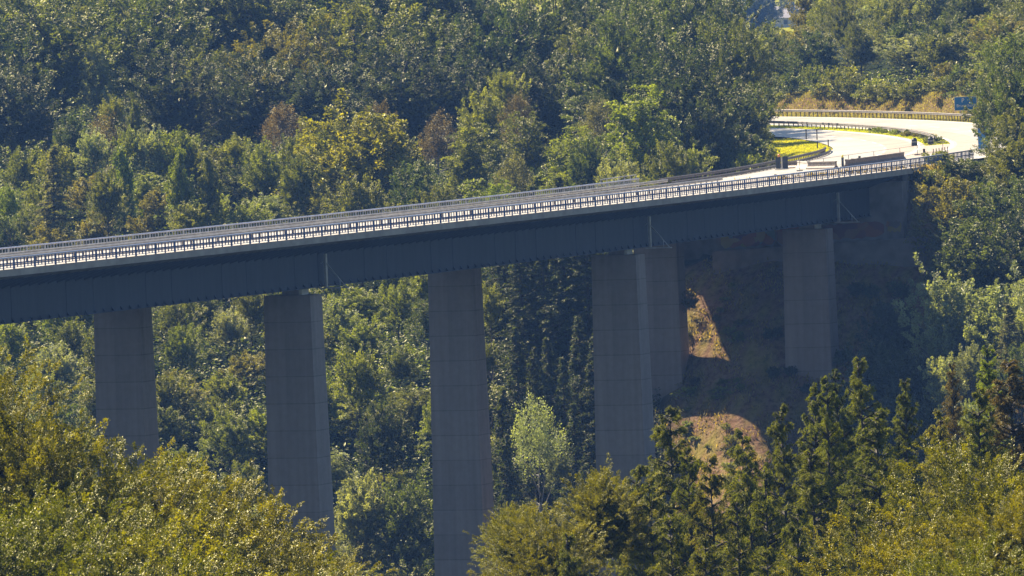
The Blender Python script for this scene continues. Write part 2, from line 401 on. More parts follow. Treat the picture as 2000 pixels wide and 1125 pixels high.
o = ribbon('road_apron', 13, 16, S_AB + .4, S_TIP, -.01, M['patch']); tag(o, kind='structure')
mm = MB()
for w in (2.0, 12.6, 16.5): mm.sweep([(w, .006), (w + .25, .006)], S_AB + .4, S_END, 2, closed=False)
for i in range(30):
    for w in (7.2, 20.6): mm.sweep([(w, .006), (w + .16, .006)], S_AB + 6 + i * 14, S_AB + 12 + i * 14, 2, closed=False)
o = mm.build('road_marking', M['line']); tag(o, kind='structure')
mm = MB()
mm.sweep([(17.2, .004), (20.4, .004)], S_AB + 60, S_AB + 200, 2, closed=False)
mm.sweep([(9.5, .004), (12.2, .004)], S_AB + 60, S_AB + 190, 2, closed=False)
o = mm.build('road_patch', M['patch']); tag(o, kind='structure')
mm = MB()
for s_, w0, w1 in ((S_AB + .5, 1.5, 30), (S_AB + 22, 1.5, 12.9), (S_AB + 34, 16, 24), (S_AB + 52, 16, 21.5), (S_AB + 55, 1.5, 12.9), (S_AB + 75, 20, 28), (S_AB + 98, 16, 22)):
    mm.sweep([(w0, .009), (w1, .009)][::1], s_, s_ + .32, .3, closed=False)
o = mm.build('road_joint', M['joint']); tag(o, kind='structure')

# ------------------------------------------------------------ the viaduct
S_W = -190                          # west end, outside the picture
via = empty('viaduct', rp(60, 15, -5))
tag(via, 'long curving motorway viaduct of dark steel girders on tall paired concrete piers', 'bridge')
INV = Matrix.Translation(-via.location)
def on_via(m, name, mat, label=None, smooth=False):
    m.v = [(x - via.location.x, y - via.location.y, z - via.location.z) for x, y, z in m.v]
    o = m.build(name, mat, via, smooth)
    if label: o['label'] = label
    return o
# deck slab, roadway, kerbs, edge beam
m = MB(); m.sweep([(.42, -.40), (4.2, -.95), (10.2, -.95), (15.5, -.6), (20.8, -.95), (26.8, -.95), (30.56, -.40), (30.56, -.02), (.46, -.02)], S_W, S_AB + 8, 4)
on_via(m, 'deck', M['conc'])
m = MB(); m.sweep([(1.4, 0.0), (14.2, 0.0)], S_W, S_AB + .4, 4, False); m.sweep([(16.8, 0.0), (29.6, 0.0)], S_W, S_AB + .4, 4, False)
on_via(m, 'roadway', M['asphalt'])
m = MB(); m.sweep([(0, .16), (1.36, .16), (1.40, -.015), (.44, -.015), (.44, -.42), (0, -.42)], S_W, S_AB + 30, 3)
on_via(m, 'edge_beam', M['fascia'], 'pale concrete edge beam under the blue railing')
m = MB(); m.sweep([(31, .16), (31, -.42), (30.58, -.42), (30.58, -.015), (29.6, -.015), (29.64, .16)], S_W, S_AB + 6, 3)
on_via(m, 'edge_beam', M['fascia'], 'concrete edge beam on the far side')
m = MB(); m.sweep([(14.2, -.015), (14.25, .14), (16.75, .14), (16.8, -.015)], S_W, S_AB + .4, 4)
on_via(m, 'median_strip', M['fascia'])
# road paint on the deck
m = MB()
for w in (2.2, 13.3, 17.5, 28.6): m.sweep([(w, .006), (w + .22, .006)], S_W, S_AB, 4, False)
on_via(m, 'lane_line', M['line'])
# girders
def girder(w0, w1):
    m = MB()
    m.sweep([(w0, -.97), (w0, -4.45), (w1, -4.45), (w1, -.97)], S_W, S_AB - .2, 3)
    m.sweep([(w0 - .28, -4.452), (w0 - .28, -4.52), (w1 + .28, -4.52), (w1 + .28, -4.452)], S_W, S_AB - .2, 3)
    return m
def ribs(m, w0, sg):
    s = S_W
    while s < S_AB - .5:                                            # cantilever brackets and stiffeners
        a = rp(s, w0, -.98); b = rp(s, w0 + sg * 3.3, -.62); c = rp(s, w0, -1.55); h = head(s)
        t = Vector((math.sin(h), math.cos(h), 0)) * .03
        k = len(m.v); m.v += [tuple(q) for q in (a - t, b - t, c - t, a + t, b + t, c + t)]
        m.f += [(k, k + 1, k + 2), (k + 5, k + 4, k + 3), (k, k + 3, k + 4, k + 1), (k + 1, k + 4, k + 5, k + 2), (k + 2, k + 5, k + 3, k)]
        a = rp(s, w0, -4.44); b = rp(s, w0 + sg * .27, -4.44); c = rp(s, w0, -4.08)
        t2 = t * 3
        k = len(m.v); m.v += [tuple(q) for q in (a - t2, b - t2, c - t2, a + t2, b + t2, c + t2)]
        m.f += [(k, k + 1, k + 2), (k + 5, k + 4, k + 3), (k, k + 3, k + 4, k + 1), (k + 1, k + 4, k + 5, k + 2), (k + 2, k + 5, k + 3, k)]
        s += 1.55
def seams(w0, sg):
    m = MB(); s = S_W + 3
    while s < S_AB - .5:
        h = head(s); p = rp(s, w0 + sg * .02, -2.75); m.box(p, (.03, .03, 3.3), -h); s += 4.65 if int(s) % 2 else 9.3
    for s0 in np.arange(S_W, S_AB - 10, 18.6):
        m.sweep([(w0 + sg * .001, -2.50), (w0 + sg * .03, -2.50), (w0 + sg * .03, -2.56), (w0 + sg * .001, -2.56)], s0, s0 + 9.2, 3)
    return m
GN, GF = (3.9, 9.9), (21.1, 27.1)
m = girder(*GN); ribs(m, GN[0], -1)
sm_ = seams(GN[0], -1); b_ = len(m.v); m.v += sm_.v; m.f += [tuple(i + b_ for i in f) for f in sm_.f]
gn = on_via(m, 'girder', M['web'], 'dark blue-grey steel box girder on the near side')
m = girder(*GF); ribs(m, GF[1], 1); on_via(m, 'girder', M['web'], 'steel box girder on the far side')

# piers
def pier(px, w, tagtxt, top_dz, zb=None, near=True):
    s = find_s(px, w, top_dz - 4); h = head(s); p = rp(s, w)
    ztop = p.z + top_dz
    b = min(gz(p.x, p.y), gz(p.x + 2, p.y), gz(p.x - 2, p.y)) - 1.5
    Hh = ztop - b; k = 1 + Hh * .0055
    m = MB(); hx, hy = 2.35, 1.15
    o8 = []
    for z, q in ((-Hh, k), (0, 1)):
        e = .012 * Hh if z < 0 else 0
        for x, y in ((-hx - e, -hy - e), (hx + e, -hy - e), (hx + e, hy + e), (-hx - e, hy + e)): o8.append((x, y, z))
    m.quadbox(o8)
    ch = m.build('pier', M['pier'], via, False); ch.location = Vector((p.x, p.y, ztop)) - via.location; ch.rotation_euler = (0, 0, -h)
    ch['label'] = tagtxt
    gb = p.z - 4.52
    bh = gb - ztop - .004
    m = MB(); m.box((.15, 0, bh / 2 + .002), (1.7, 1.5, bh * .98)); link('bearing', m.mesh('bearing'), M['pier'], ch)
    if near:
        m = MB(); m.box((1.17, -.1, bh / 2), (.30, 1.3, bh * .9)); link('bearing_cover', m.mesh('bearing_cover'), M['white'], ch)
        # stiffener and raking prop on the web above the bearing
        m = MB(); z0 = gb - ztop
        m.box((0, 0, z0 + 1.6), (.22, .30, 3.0)); m.box((.9, 0, z0 + .02), (2.6, .5, .1))
        m.bar((.05, 0, z0 + 2.3), (2.1, -.2, z0 + .1), .055); m.bar((1.5, -.2, z0 + .1), (1.5, -.2, z0 + .8), .03)
        m.bar((-.6, 0, z0 + .1), (-.6, 0, z0 + 2.2), .05); m.bar((-.6, 0, z0 + 2.2), (.1, 0, z0 + 2.6), .05)
        # stands against the near web
        off = (GN[0] - .45) - w
        br = link('prop', m.mesh('prop'), M['galv'], ch); br.location = (-off, 0, 0)
    return s, p
near_px = [(575, 'tall near pier left of centre'), (1210, 'near pier with a bearing, right of the middle'), (1580, 'near pier next to the painted abutment')]
far_px = [(242, 'far pier at the left'), (890, 'tallest far pier in the middle'), (1288, 'far pier half hidden behind its neighbour')]
axes = []
for px_, t in near_px: axes.append(pier(px_, 6.9, t, -5.08)[0])
for px_, t in far_px: pier(px_, 24.1, t, -4.62, near=False)
for ds in (-66, -132):
    for w, nr in ((6.9, True), (24.1, False)):
        s = axes[0] + ds; p = rp(s, w)
        m = MB(); b = gz(p.x, p.y) - 1.5; zt = p.z - 5.0; m.box((0, 0, (b - zt) / 2), (4.7, 2.3, zt - b))
        ch = m.build('pier', M['pier'], via); ch.location = Vector((p.x, p.y, zt)) - via.location; ch.rotation_euler = (0, 0, -head(s))
        m = MB(); m.box((0, 0, .24), (1.7, 1.5, .46)); link('bearing', m.mesh('bearing'), M['pier'], ch)

# abutments
def abut(sa, sg, label):
    m = MB()
    def blk(w0, w1, z0, z1, d0, d1):
        c = []
        for dz in (z0, z1):
            for s_, w in ((sa + sg * d0, w0), (sa + sg * d1, w0), (sa + sg * d1, w1), (sa + sg * d0, w1)):
                p = rp(s_, w, dz); c.append((p.x, p.y, p.z))
        m.quadbox(c)
    blk(.5, 21, -7.0, -1.1, 0.4, 2.2)
    blk(-2.0, 21.2, -14, -7.02, -.9, 2.2)
    blk(21, 30.5, -12.0, -1.1, 8.6, 10.5)
    blk(20.6, 21, -12.0, -1.1, 2.25, 8.55)
    blk(.45, .95, -9, -.44, 2.25, 30)
    blk(30.05, 30.55, -9, -.44, 2.25, 14)
    ab = on_via(m, 'abutment', M['conc'], label)
    return ab
ab = abut(S_AB, 1, 'concrete abutment painted with graffiti under the right end')
abut(S_W, -1, 'concrete abutment at the left end')
def paint(w0, w1, z0, z1, mat, name, seed):
    rr = random.Random(seed); m = MB(); n = 14
    top = []; bot = []
    for i in range(n + 1):
        w = w0 + (w1 - w0) * i / n
        a = z1 + rr.uniform(-.12, .08) if 0 < i < n else z1 - .4
        b = z0 + rr.uniform(-.1, .15) if 0 < i < n else z0 + .4
        top.append(tuple(rp(S_AB + .392, w, a))); bot.append(tuple(rp(S_AB + .392, w, b)))
    k = len(m.v); m.v += top + bot
    for i in range(n): m.f.append((k + i, k + i + 1, k + n + 2 + i, k + n + 1 + i))
    o = on_via(m, name, mat); o.parent = ab
G1 = graffiti_material('orange_graffiti', [(.16, .04, .03), (.26, .08, .03), (.13, .03, .04), (.24, .12, .05), (.18, .05, .04)], 1)
G2 = graffiti_material('blue_graffiti', [(.09, .03, .09), (.34, .30, .10), (.12, .22, .27), (.15, .04, .07), (.30, .10, .05)], 4)
G3 = graffiti_material('yellow_graffiti', [(.30, .22, .05), (.16, .13, .12), (.25, .10, .04)], 9)
paint(2.6, 9.5, -6.7, -5.1, G1, 'graffiti', 1); paint(10.4, 14.4, -6.8, -5.0, G1, 'graffiti', 2)
paint(14.6, 20.6, -6.8, -4.9, G2, 'graffiti', 3); paint(.7, 2.4, -6.3, -5.2, G3, 'graffiti', 4)

# railing on the near edge
def railing(w, s0, s1, name, label, blue=True, yaw=0):
    m = MB(); s = s0; i = 0
    while s <= s1:
        h = head(s)
        if i % 3 == 0:
            big = (i % 6 == 0)
            m.box(rp(s, w, .16 + .46), ((.10 if big else .08), (.20 if big else .12), .92), -h)
        else:
            m.box(rp(s, w, .16 + .50), (.06, .09, .80), -h)
        s += .575; i += 1
    for z, r in ((.62, .05), (.27, .022), (.46, .018)):
        m.sweep([(w - r, .16 + z - .14 - r), (w + r, .16 + z - .14 - r), (w + r, .16 + z - .14 + r), (w - r, .16 + z - .14 + r)], s0, s1, 3)
    a = on_via(m, 'railing', M['rail_blue'] if blue else M['galv'], label)
    m = MB(); m.path([rp(s0 + (s1 - s0) * j / 120, w, 1.10) for j in range(121)], .075, 8)
    b = on_via(m, 'handrail', M['rail_top'], None, True); b.parent = a
    return a
ra = railing(.45, S_W, S_AB + 30, 'railing', 'blue painted railing with pale handrail along the near edge')
rb = railing(30.6, S_W, S_AB + 4, 'railing', 'grey railing with pale handrail along the far edge', False)

# guardrails -------------------------------------------------------------
def guardrail(s0, s1, w, label, double=False, sp_=2.0, side=1, base=0.0, wfun=None, beamh=.31, hgt=.75):
    W = (lambda s: w) if wfun is None else wfun
    sm = (s0 + s1) / 2; root = empty('guardrail', rp(sm, W(sm), base)); tag(root, label, 'guardrail')
    loc = root.location
    n = max(2, int((s1 - s0) / 3))
    for sd in ((-1, 1) if double else (side,)):
        m = MB(); prof = [(.0, -.155), (.055, -.11), (.055, -.05), (.0, 0), (.055, .05), (.055, .11), (.0, .155)]
        k = 0
        for i in range(n + 1):
            s = s0 + (s1 - s0) * i / n
            for a, z in prof: m.v.append(tuple(rp(s, W(s) + sd * (.09 + a), base + hgt - .155 + z) - loc))
            for a, z in prof[::-1]: m.v.append(tuple(rp(s, W(s) + sd * (.085 + a - .012), base + hgt - .155 + z) - loc))
        q = len(prof) * 2
        for i in range(n):
            for j in range(q):
                jj = (j + 1) % q; m.f.append((i * q + j, (i + 1) * q + j, (i + 1) * q + jj, i * q + jj))
        m.build('rail_beam', M['galv'] if loc.y < 930 else M['galv_backlit'], root)
    pm = MB(); pm.box((0, 0, hgt / 2 - .12), (.10, .12, hgt + .2)); pme = pm.mesh('post'); pme.materials.append(M['post'])
    ss = list(np.arange(s0 + .3, s1, sp_)); ss.sort(key=lambda s: abs(s - 90)); lim = ss[:98]; rest = ss[98:]
    for s in lim:
        o = bpy.data.objects.new('post', pme); COL.objects.link(o); o.parent = root
        o.location = rp(s, W(s), base) - loc; o.rotation_euler = (0, 0, -head(s))
    if rest:
        m = MB()
        for s in rest: m.box(rp(s, W(s), base + hgt / 2 - .12) - loc, (.10, .12, hgt + .2), -head(s))
        o = m.build('post', M['post'], root); o['kind'] = 'stuff'
    return root
guardrail(S_W, S_AB - 14, 15.5, 'double guardrail on the concrete median strip of the bridge', True, 1.7, base=.14, hgt=.78)
guardrail(S_W, S_AB + 10, 29.3, 'pale guardrail in front of the railing on the far edge of the bridge', False, 2.0, -1, base=.0, hgt=.75)
guardrail(S_AB + 55, 560, -.3, 'long curved guardrail below the brown bank and the shrubs', False, 1.35, 1, base=-.1, hgt=.9)
guardrail(S_TIP + 10, 560, 14.5, 'double guardrail overgrown by plants on the grass median', True, 2.0, base=-.05, hgt=.8)
guardrail(S_AB + 10.2, 322, 29.4, 'guardrail climbing the grass bank behind the black warning board', False, 1.3, -1, base=0, hgt=.85, wfun=lambda s: 30.3 - 2.6 * sstep(270, 322, s))
guardrail(S_AB + 12, 332, 28.6, 'low guardrail beside the pavement edge, in front of the bank guardrail', False, 2.6, -1, base=-.1, hgt=.5, wfun=lambda s: 29.5 - 2.4 * sstep(270, 332, s))

# end railing left of the road, where the bridge meets the slope
def on_road(px, py, wish=None):
    """(s, w) of the road surface point seen at this place"""
    best = None
    for w in np.arange(0, 32, .25):
        z = -SUPER * w; p = at_z(px, py, z); S_, W_ = road_coords(np.array([p[0]]), np.array([p[1]]))
        e = abs(W_[0] - w)
        if best is None or e < best[0]: best = (e, S_[0], W_[0])
    return best[1], best[2]

def panel_railing():
    a = rp(S_AB - 6, 31.6, 0); b = rp(S_AB + 9, 32.4, 0)
    root = empty('end_railing', a); tag(root, 'grey three-bar end railing between the far bridge railing and the dark bushes', 'railing')
    m = MB(); n = 6
    for i in range(n + 1):
        q = a.lerp(b, i / n) - a; m.bar(q + Vector((0, 0, -2)), q + Vector((0, 0, 1.45)), .045)
    m.build('post', M['galv'], root)
    m = MB()
    for z in (.6, 1.0, 1.45): m.bar(Vector((0, 0, z)), b - a + Vector((0, 0, z)), .05)
    m.build('rail', M['galv'], root)
panel_railing()

# site furniture ---------------------------------------------------------
def place(name, label, cat, px, py, group=None, rz=None):
    s, w = on_road(px, py); p = rp(s, w, .004); o = empty(name, p, -head(s) if rz is None else rz)
    tag(o, label, cat, group); return o, s, w
def warning_board():
    o, s, w = place('warning_board', 'dark barrier board with an orange lamp on top, end of the bank guardrail', 'warning board', 1528, 331)
    m = MB(); m.box((-.45, 0, .75), (.55, .12, 1.3)); m.box((.35, 0, .78), (.6, .12, 1.35)); m.build('board', M['dark'], o)
    m = MB(); m.box((-.05, .0, .7), (.14, .06, 1.3)); m.box((-.05, 0, .06), (1.5, .7, .12)); m.build('stand', M['pale'], o)
    m = MB(); m.bar((-.35, 0, 1.4), (-.35, 0, 1.66), .14, 10); m.bar((-.35, 0, 1.66), (-.35, 0, 1.74), .14, 10, .06); m.build('lamp', M['orange'], o)
warning_board()
def barrier(pa, pb, label, mat, group='portable crash barriers closing the carriageway'):
    sa, wa = on_road(*pa); sb, wb = on_road(*pb); a = rp(sa, wa); b = rp(sb, wb); d = b - a; Lh = d.length
    o = empty('crash_barrier', a); o.rotation_euler = (0, 0, math.atan2(d.y, d.x)); tag(o, label, 'crash barrier', group)
    m = MB(); n = 8
    prof = [(-.32, 0), (.32, 0), (.28, .14), (.10, .30), (.08, .62), (.13, .68), (.13, .80), (-.13, .80), (-.13, .68), (-.08, .62), (-.10, .30), (-.28, .14)]
    for x in (0, Lh):
        for y, z in prof: m.v.append((x, y, z + .003 + (d.z * x / Lh)))
    q = len(prof)
    for j in range(q): m.f.append((j, (j + 1) % q, q + (j + 1) % q, q + j))
    m.f.append(tuple(range(q))[::-1]); m.f.append(tuple(range(q, 2 * q)))
    for i in range(int(Lh / 1.0)): m.box((.5 + i * 1.0, -.14, .74), (.35, .03, .06))
    for i in range(int(Lh / 2.0) + 1): m.box((min(i * 2.0 + .1, Lh - .1), 0, .83), (.12, .3, .06))
    m.build('wall_element', mat, o)
barrier((1537, 329), (1558, 328), 'short dark crash barrier right beside the warning board', M['post'])
barrier((1559, 328.5), (1579, 330), 'pale short crash barrier between two dark ones', M['pale'])
barrier((1580, 330.5), (1633, 329), 'long dark crash barrier left of the yellow-lamp beacon', M['post'])
barrier((1653, 326.5), (1765, 311), 'longest dark crash barrier just behind the blue railing', M['post'])
def beacon(px, py, label, h, lamp):
    o, s, w = place('traffic_beacon', label, 'traffic beacon', px, py, 'dark beacons standing on the empty pavement')
    m = MB(); m.box((0, 0, .15 + h / 2), (.26, .08, h)); m.build('panel', M['dark'], o)
    m = MB(); m.box((0, 0, .07), (.75, .4, .14), 0, .8); m.build('foot', M['dark'], o)
    if lamp: m = MB(); m.bar((0, 0, .15 + h), (0, 0, .4 + h), .11, 10); m.bar((0, 0, .4 + h), (0, 0, .46 + h), .11, 10, .04); m.build('lamp', M['yellow'], o)
beacon(1646, 328, 'tall dark beacon with a yellow lamp between two long barriers', 1.0, True)
beacon(1679, 317, 'small dark beacon right of the yellow-lamp beacon', .55, False)
beacon(1746, 308, 'low dark beacon behind the longest barrier', .35, False)
beacon(1805, 301, 'small dark beacon near the blue railing end', .45, False)
beacon(1515, 345, 'lowest dark beacon lying almost flat near the warning board', .1, False)
def drum(px, py, label):
    o, s, w = place('impact_drum', label, 'impact drum', px, py, 'dark drums at the end of the median')
    m = MB(); m.bar((0, 0, 0), (0, 0, .75), .36, 14, .33); m.bar((0, 0, .75), (0, 0, .95), .33, 14, .16); m.build('drum', M['dark'], o)
    m = MB(); m.bar((0, 0, .42), (0, 0, .52), .355, 14, .35); m.build('band', M['galv'], o)
drum(1786, 285, 'left dark drum at the tip of the median grass'); drum(1818, 283, 'right dark drum at the tip of the median grass')
def delineator(px, py, label, Y, h=1.0):
    p = at_y(px, py, Y); z = gz(p[0], p[1]); o = empty('delineator_post', (p[0], p[1], z)); tag(o, label, 'delineator post', 'thin marker posts on the grass bank')
    m = MB(); m.box((0, 0, h / 2), (.14, .10, h)); m.build('shaft', M['post'], o)
    m = MB(); m.box((0, 0, h - .15), (.15, .11, .2)); m.build('cap', M['dark'], o)
for px_, py_, w_, t in ((1596, 276, 27.9, 'tallest marker post at the top of the yellow grass bank'), (1618, 289, 27.6, 'marker post at the tip of the yellow grass bank'), (1597, 293, 28.5, 'marker post above the end of the low guardrail'), (1575, 275, 29, 'small marker post left of the tallest one')):
    lo = None
    for Y_ in np.arange(960, 1150, 1.0):
        p = at_y(px_, py_, Y_); d = abs(p[2] - gz(p[0], p[1]))
        if lo is None or d < lo[0]: lo = (d, Y_)
    delineator(px_, py_, t, lo[1], 1.5 if 'tallest' in t else 1.0)
# thin site fence across the carriageways
def fence_panel(px0, py0, px1, py1, label):
    a = rp(*on_road(px0, py0)); b = rp(*on_road(px1, py1))
    o = empty('fence_panel', a); tag(o, label, 'fence panel', 'thin wire fence panels across the empty pavement')
    d = b - a
    m = MB()
    for q in (0, 1): m.bar(d * q + Vector((0, 0, .02)), d * q + Vector((0, 0, 1.1)), .03)
    for z in (1.1, .15): m.bar(Vector((0, 0, z)), d + Vector((0, 0, z)), .018)
    m.build('frame', M['post'], o)
    m = MB()
    for q in (0, 1): m.box(d * q + Vector((0, 0, .05)), (.7, .25, .1))
    m.build('foot', M['dark'], o)
fp = [(1562, 334), (1609, 329), (1658, 322), (1707, 315), (1758, 308), (1792, 303), (1842, 297)]
nm = ['leftmost fence panel, in front of the dark warning board', 'fence panel above the long dark barrier left of the yellow lamp', 'fence panel right of the yellow-lamp beacon',
      'fence panel behind the longest dark barrier', 'short fence panel below the median drums', 'rightmost fence panel beside the barred gate']
for i in range(6): fence_panel(*fp[i], *fp[i + 1], nm[i])
def gate():
    a = rp(S_AB + 18, 1.9); b = rp(S_AB + 25, 2.1); o = empty('barred_gate', a); tag(o, 'grey barred gate of upright bars above the end of the blue railing', 'gate')
    m = MB(); d = b - a
    for i in range(6): m.bar(d * (i / 5) + Vector((0, 0, 0)), d * (i / 5) + Vector((0, 0, 1.75)), .05)
    for z in (.2, 1.3): m.bar(Vector((0, 0, z)), d + Vector((0, 0, z)), .03)
    m.build('frame', M['post'], o)
    m = MB(); m.box(d * .6 + Vector((0, -.1, 1.0)), (.5, .12, .7)); m.build('latch_box', M['dark'], o)
gate()

# signs
def text_mesh(t, size, mat, parent, loc, name='lettering', rx=PI / 2):
    cu = bpy.data.curves.new(name, 'FONT'); cu.body = t; cu.size = size; cu.align_x = 'CENTER'; cu.align_y = 'CENTER'; cu.extrude = .01
    tmp = bpy.data.objects.new('tmp', cu); COL.objects.link(tmp); dg = bpy.context.evaluated_depsgraph_get(); dg.update()
    me = bpy.data.meshes.new_from_object(tmp.evaluated_get(dg)); bpy.data.objects.remove(tmp)
    o = link(name, me, mat, parent, loc); o.rotation_euler = (rx, 0, 0); return o
def sign(px, py, Y, w, h, label, words):
    p = at_y(px, py, Y); z = gz(p[0], p[1]); o = empty('road_sign', (p[0], p[1], z)); tag(o, label, 'road sign')
    zc = p[2] - z
    m = MB(); m.box((0, 0, zc), (w, .06, h)); m.build('panel', M['sign'], o)
    m = MB()
    for x in (-w * .25, -w * .14, w * .14, w * .25): m.bar((x, .12, -.5), (x, .12, zc + h * .4), .05)
    m.build('leg', M['galv'], o)
    m = MB()
    for sx, sz, ww, hh in ((0, h / 2 - .02, w, .05), (0, -h / 2 + .02, w, .05), (-w / 2 + .02, 0, .05, h), (w / 2 - .02, 0, .05, h)): m.box((sx, -.035, zc + sz), (ww - (.1 if hh > 1 else 0), .012, hh - (.1 if hh > 1 else 0)))
    m.build('border', M['white'], o)
    for t, sz, x, zz in words: text_mesh(t, sz, M['white'], o, (x, -.045, zc + zz))
sign(1886, 202, 1118, 2.9, 1.75, 'blue parking sign on four legs above the long guardrail', [('P', .75, -.35, .38), ('Brunscheid', .52, -.02, -.28)])
sign(1920, 268, 975, 1.2, 2.6, 'blue roadside sign almost hidden behind the dark roadside tree', [])

# ------------------------------------------------------------ far house
def house():
    p = at_y(1511, 21, 2500); zg = gz(p[0], p[1]); rr = p[2] + 1.2
    o = empty('house', (p[0], p[1], zg), .25); tag(o, 'distant house with a broad pale grey roof and dark dormer', 'house')
    H0 = rr - zg
    m = MB(); m.box((0, 0, (H0 - 3.2) / 2), (16, 10, H0 - 3.2)); m.build('wall', M['wall'], o)
    m = MB(); e = 9; q = H0 - 3.2
    v = [(-e, -5.8, q - .1), (e, -5.8, q - .1), (e, 5.8, q - .1), (-e, 5.8, q - .1), (-e + 3, 0, H0), (e - .3, 0, H0)]
    m.v = v; m.f = [(0, 1, 5, 4), (2, 3, 4, 5), (3, 0, 4), (1, 2, 5), (3, 2, 1, 0)]; m.build('roof', M['roof'], o)
    m = MB(); m.box((5.2, -3.0, q + 1.0), (3.4, 5, 2.2)); m.box((5.2, -.4, H0 + .3), (1.4, 1.2, 1.4)); m.build('dormer', M['slate'], o)
    m = MB()
    for x in (-5, -1.5, 2, 5.5): m.box((x, -5.01, q * .55), (1.2, .06, 1.3))
    m.build('window', M['slate'], o)
house()
p = at_y(1541, 11, 2700)

#@TREES
# ------------------------------------------------------------ trees
def leaf_mesh(name, C, A, Nn, ln, wd, tone):
    A = A / np.linalg.norm(A, axis=1, keepdims=True)
    B = np.cross(Nn, A); B /= np.linalg.norm(B, axis=1, keepdims=True) + 1e-9
    ln = ln[:, None] * .5; wd = wd[:, None] * .5
    up = np.cross(A, B)
    v = np.stack([C - A * ln, C + B * wd + up * wd * .25 - A * ln * .1, C + A * ln, C - B * wd + up * wd * .25 - A * ln * .1], 1).reshape(-1, 3)
    f = np.arange(len(C) * 4).reshape(-1, 4)
    me = fast_mesh(name, v, f, False)
    a = me.attributes.new('tone', 'FLOAT', 'POINT'); a.data.foreach_set('value', np.repeat(tone, 4).astype(np.float32))
    return me
def unit(v): return v / (np.linalg.norm(v, axis=1, keepdims=True) + 1e-9)

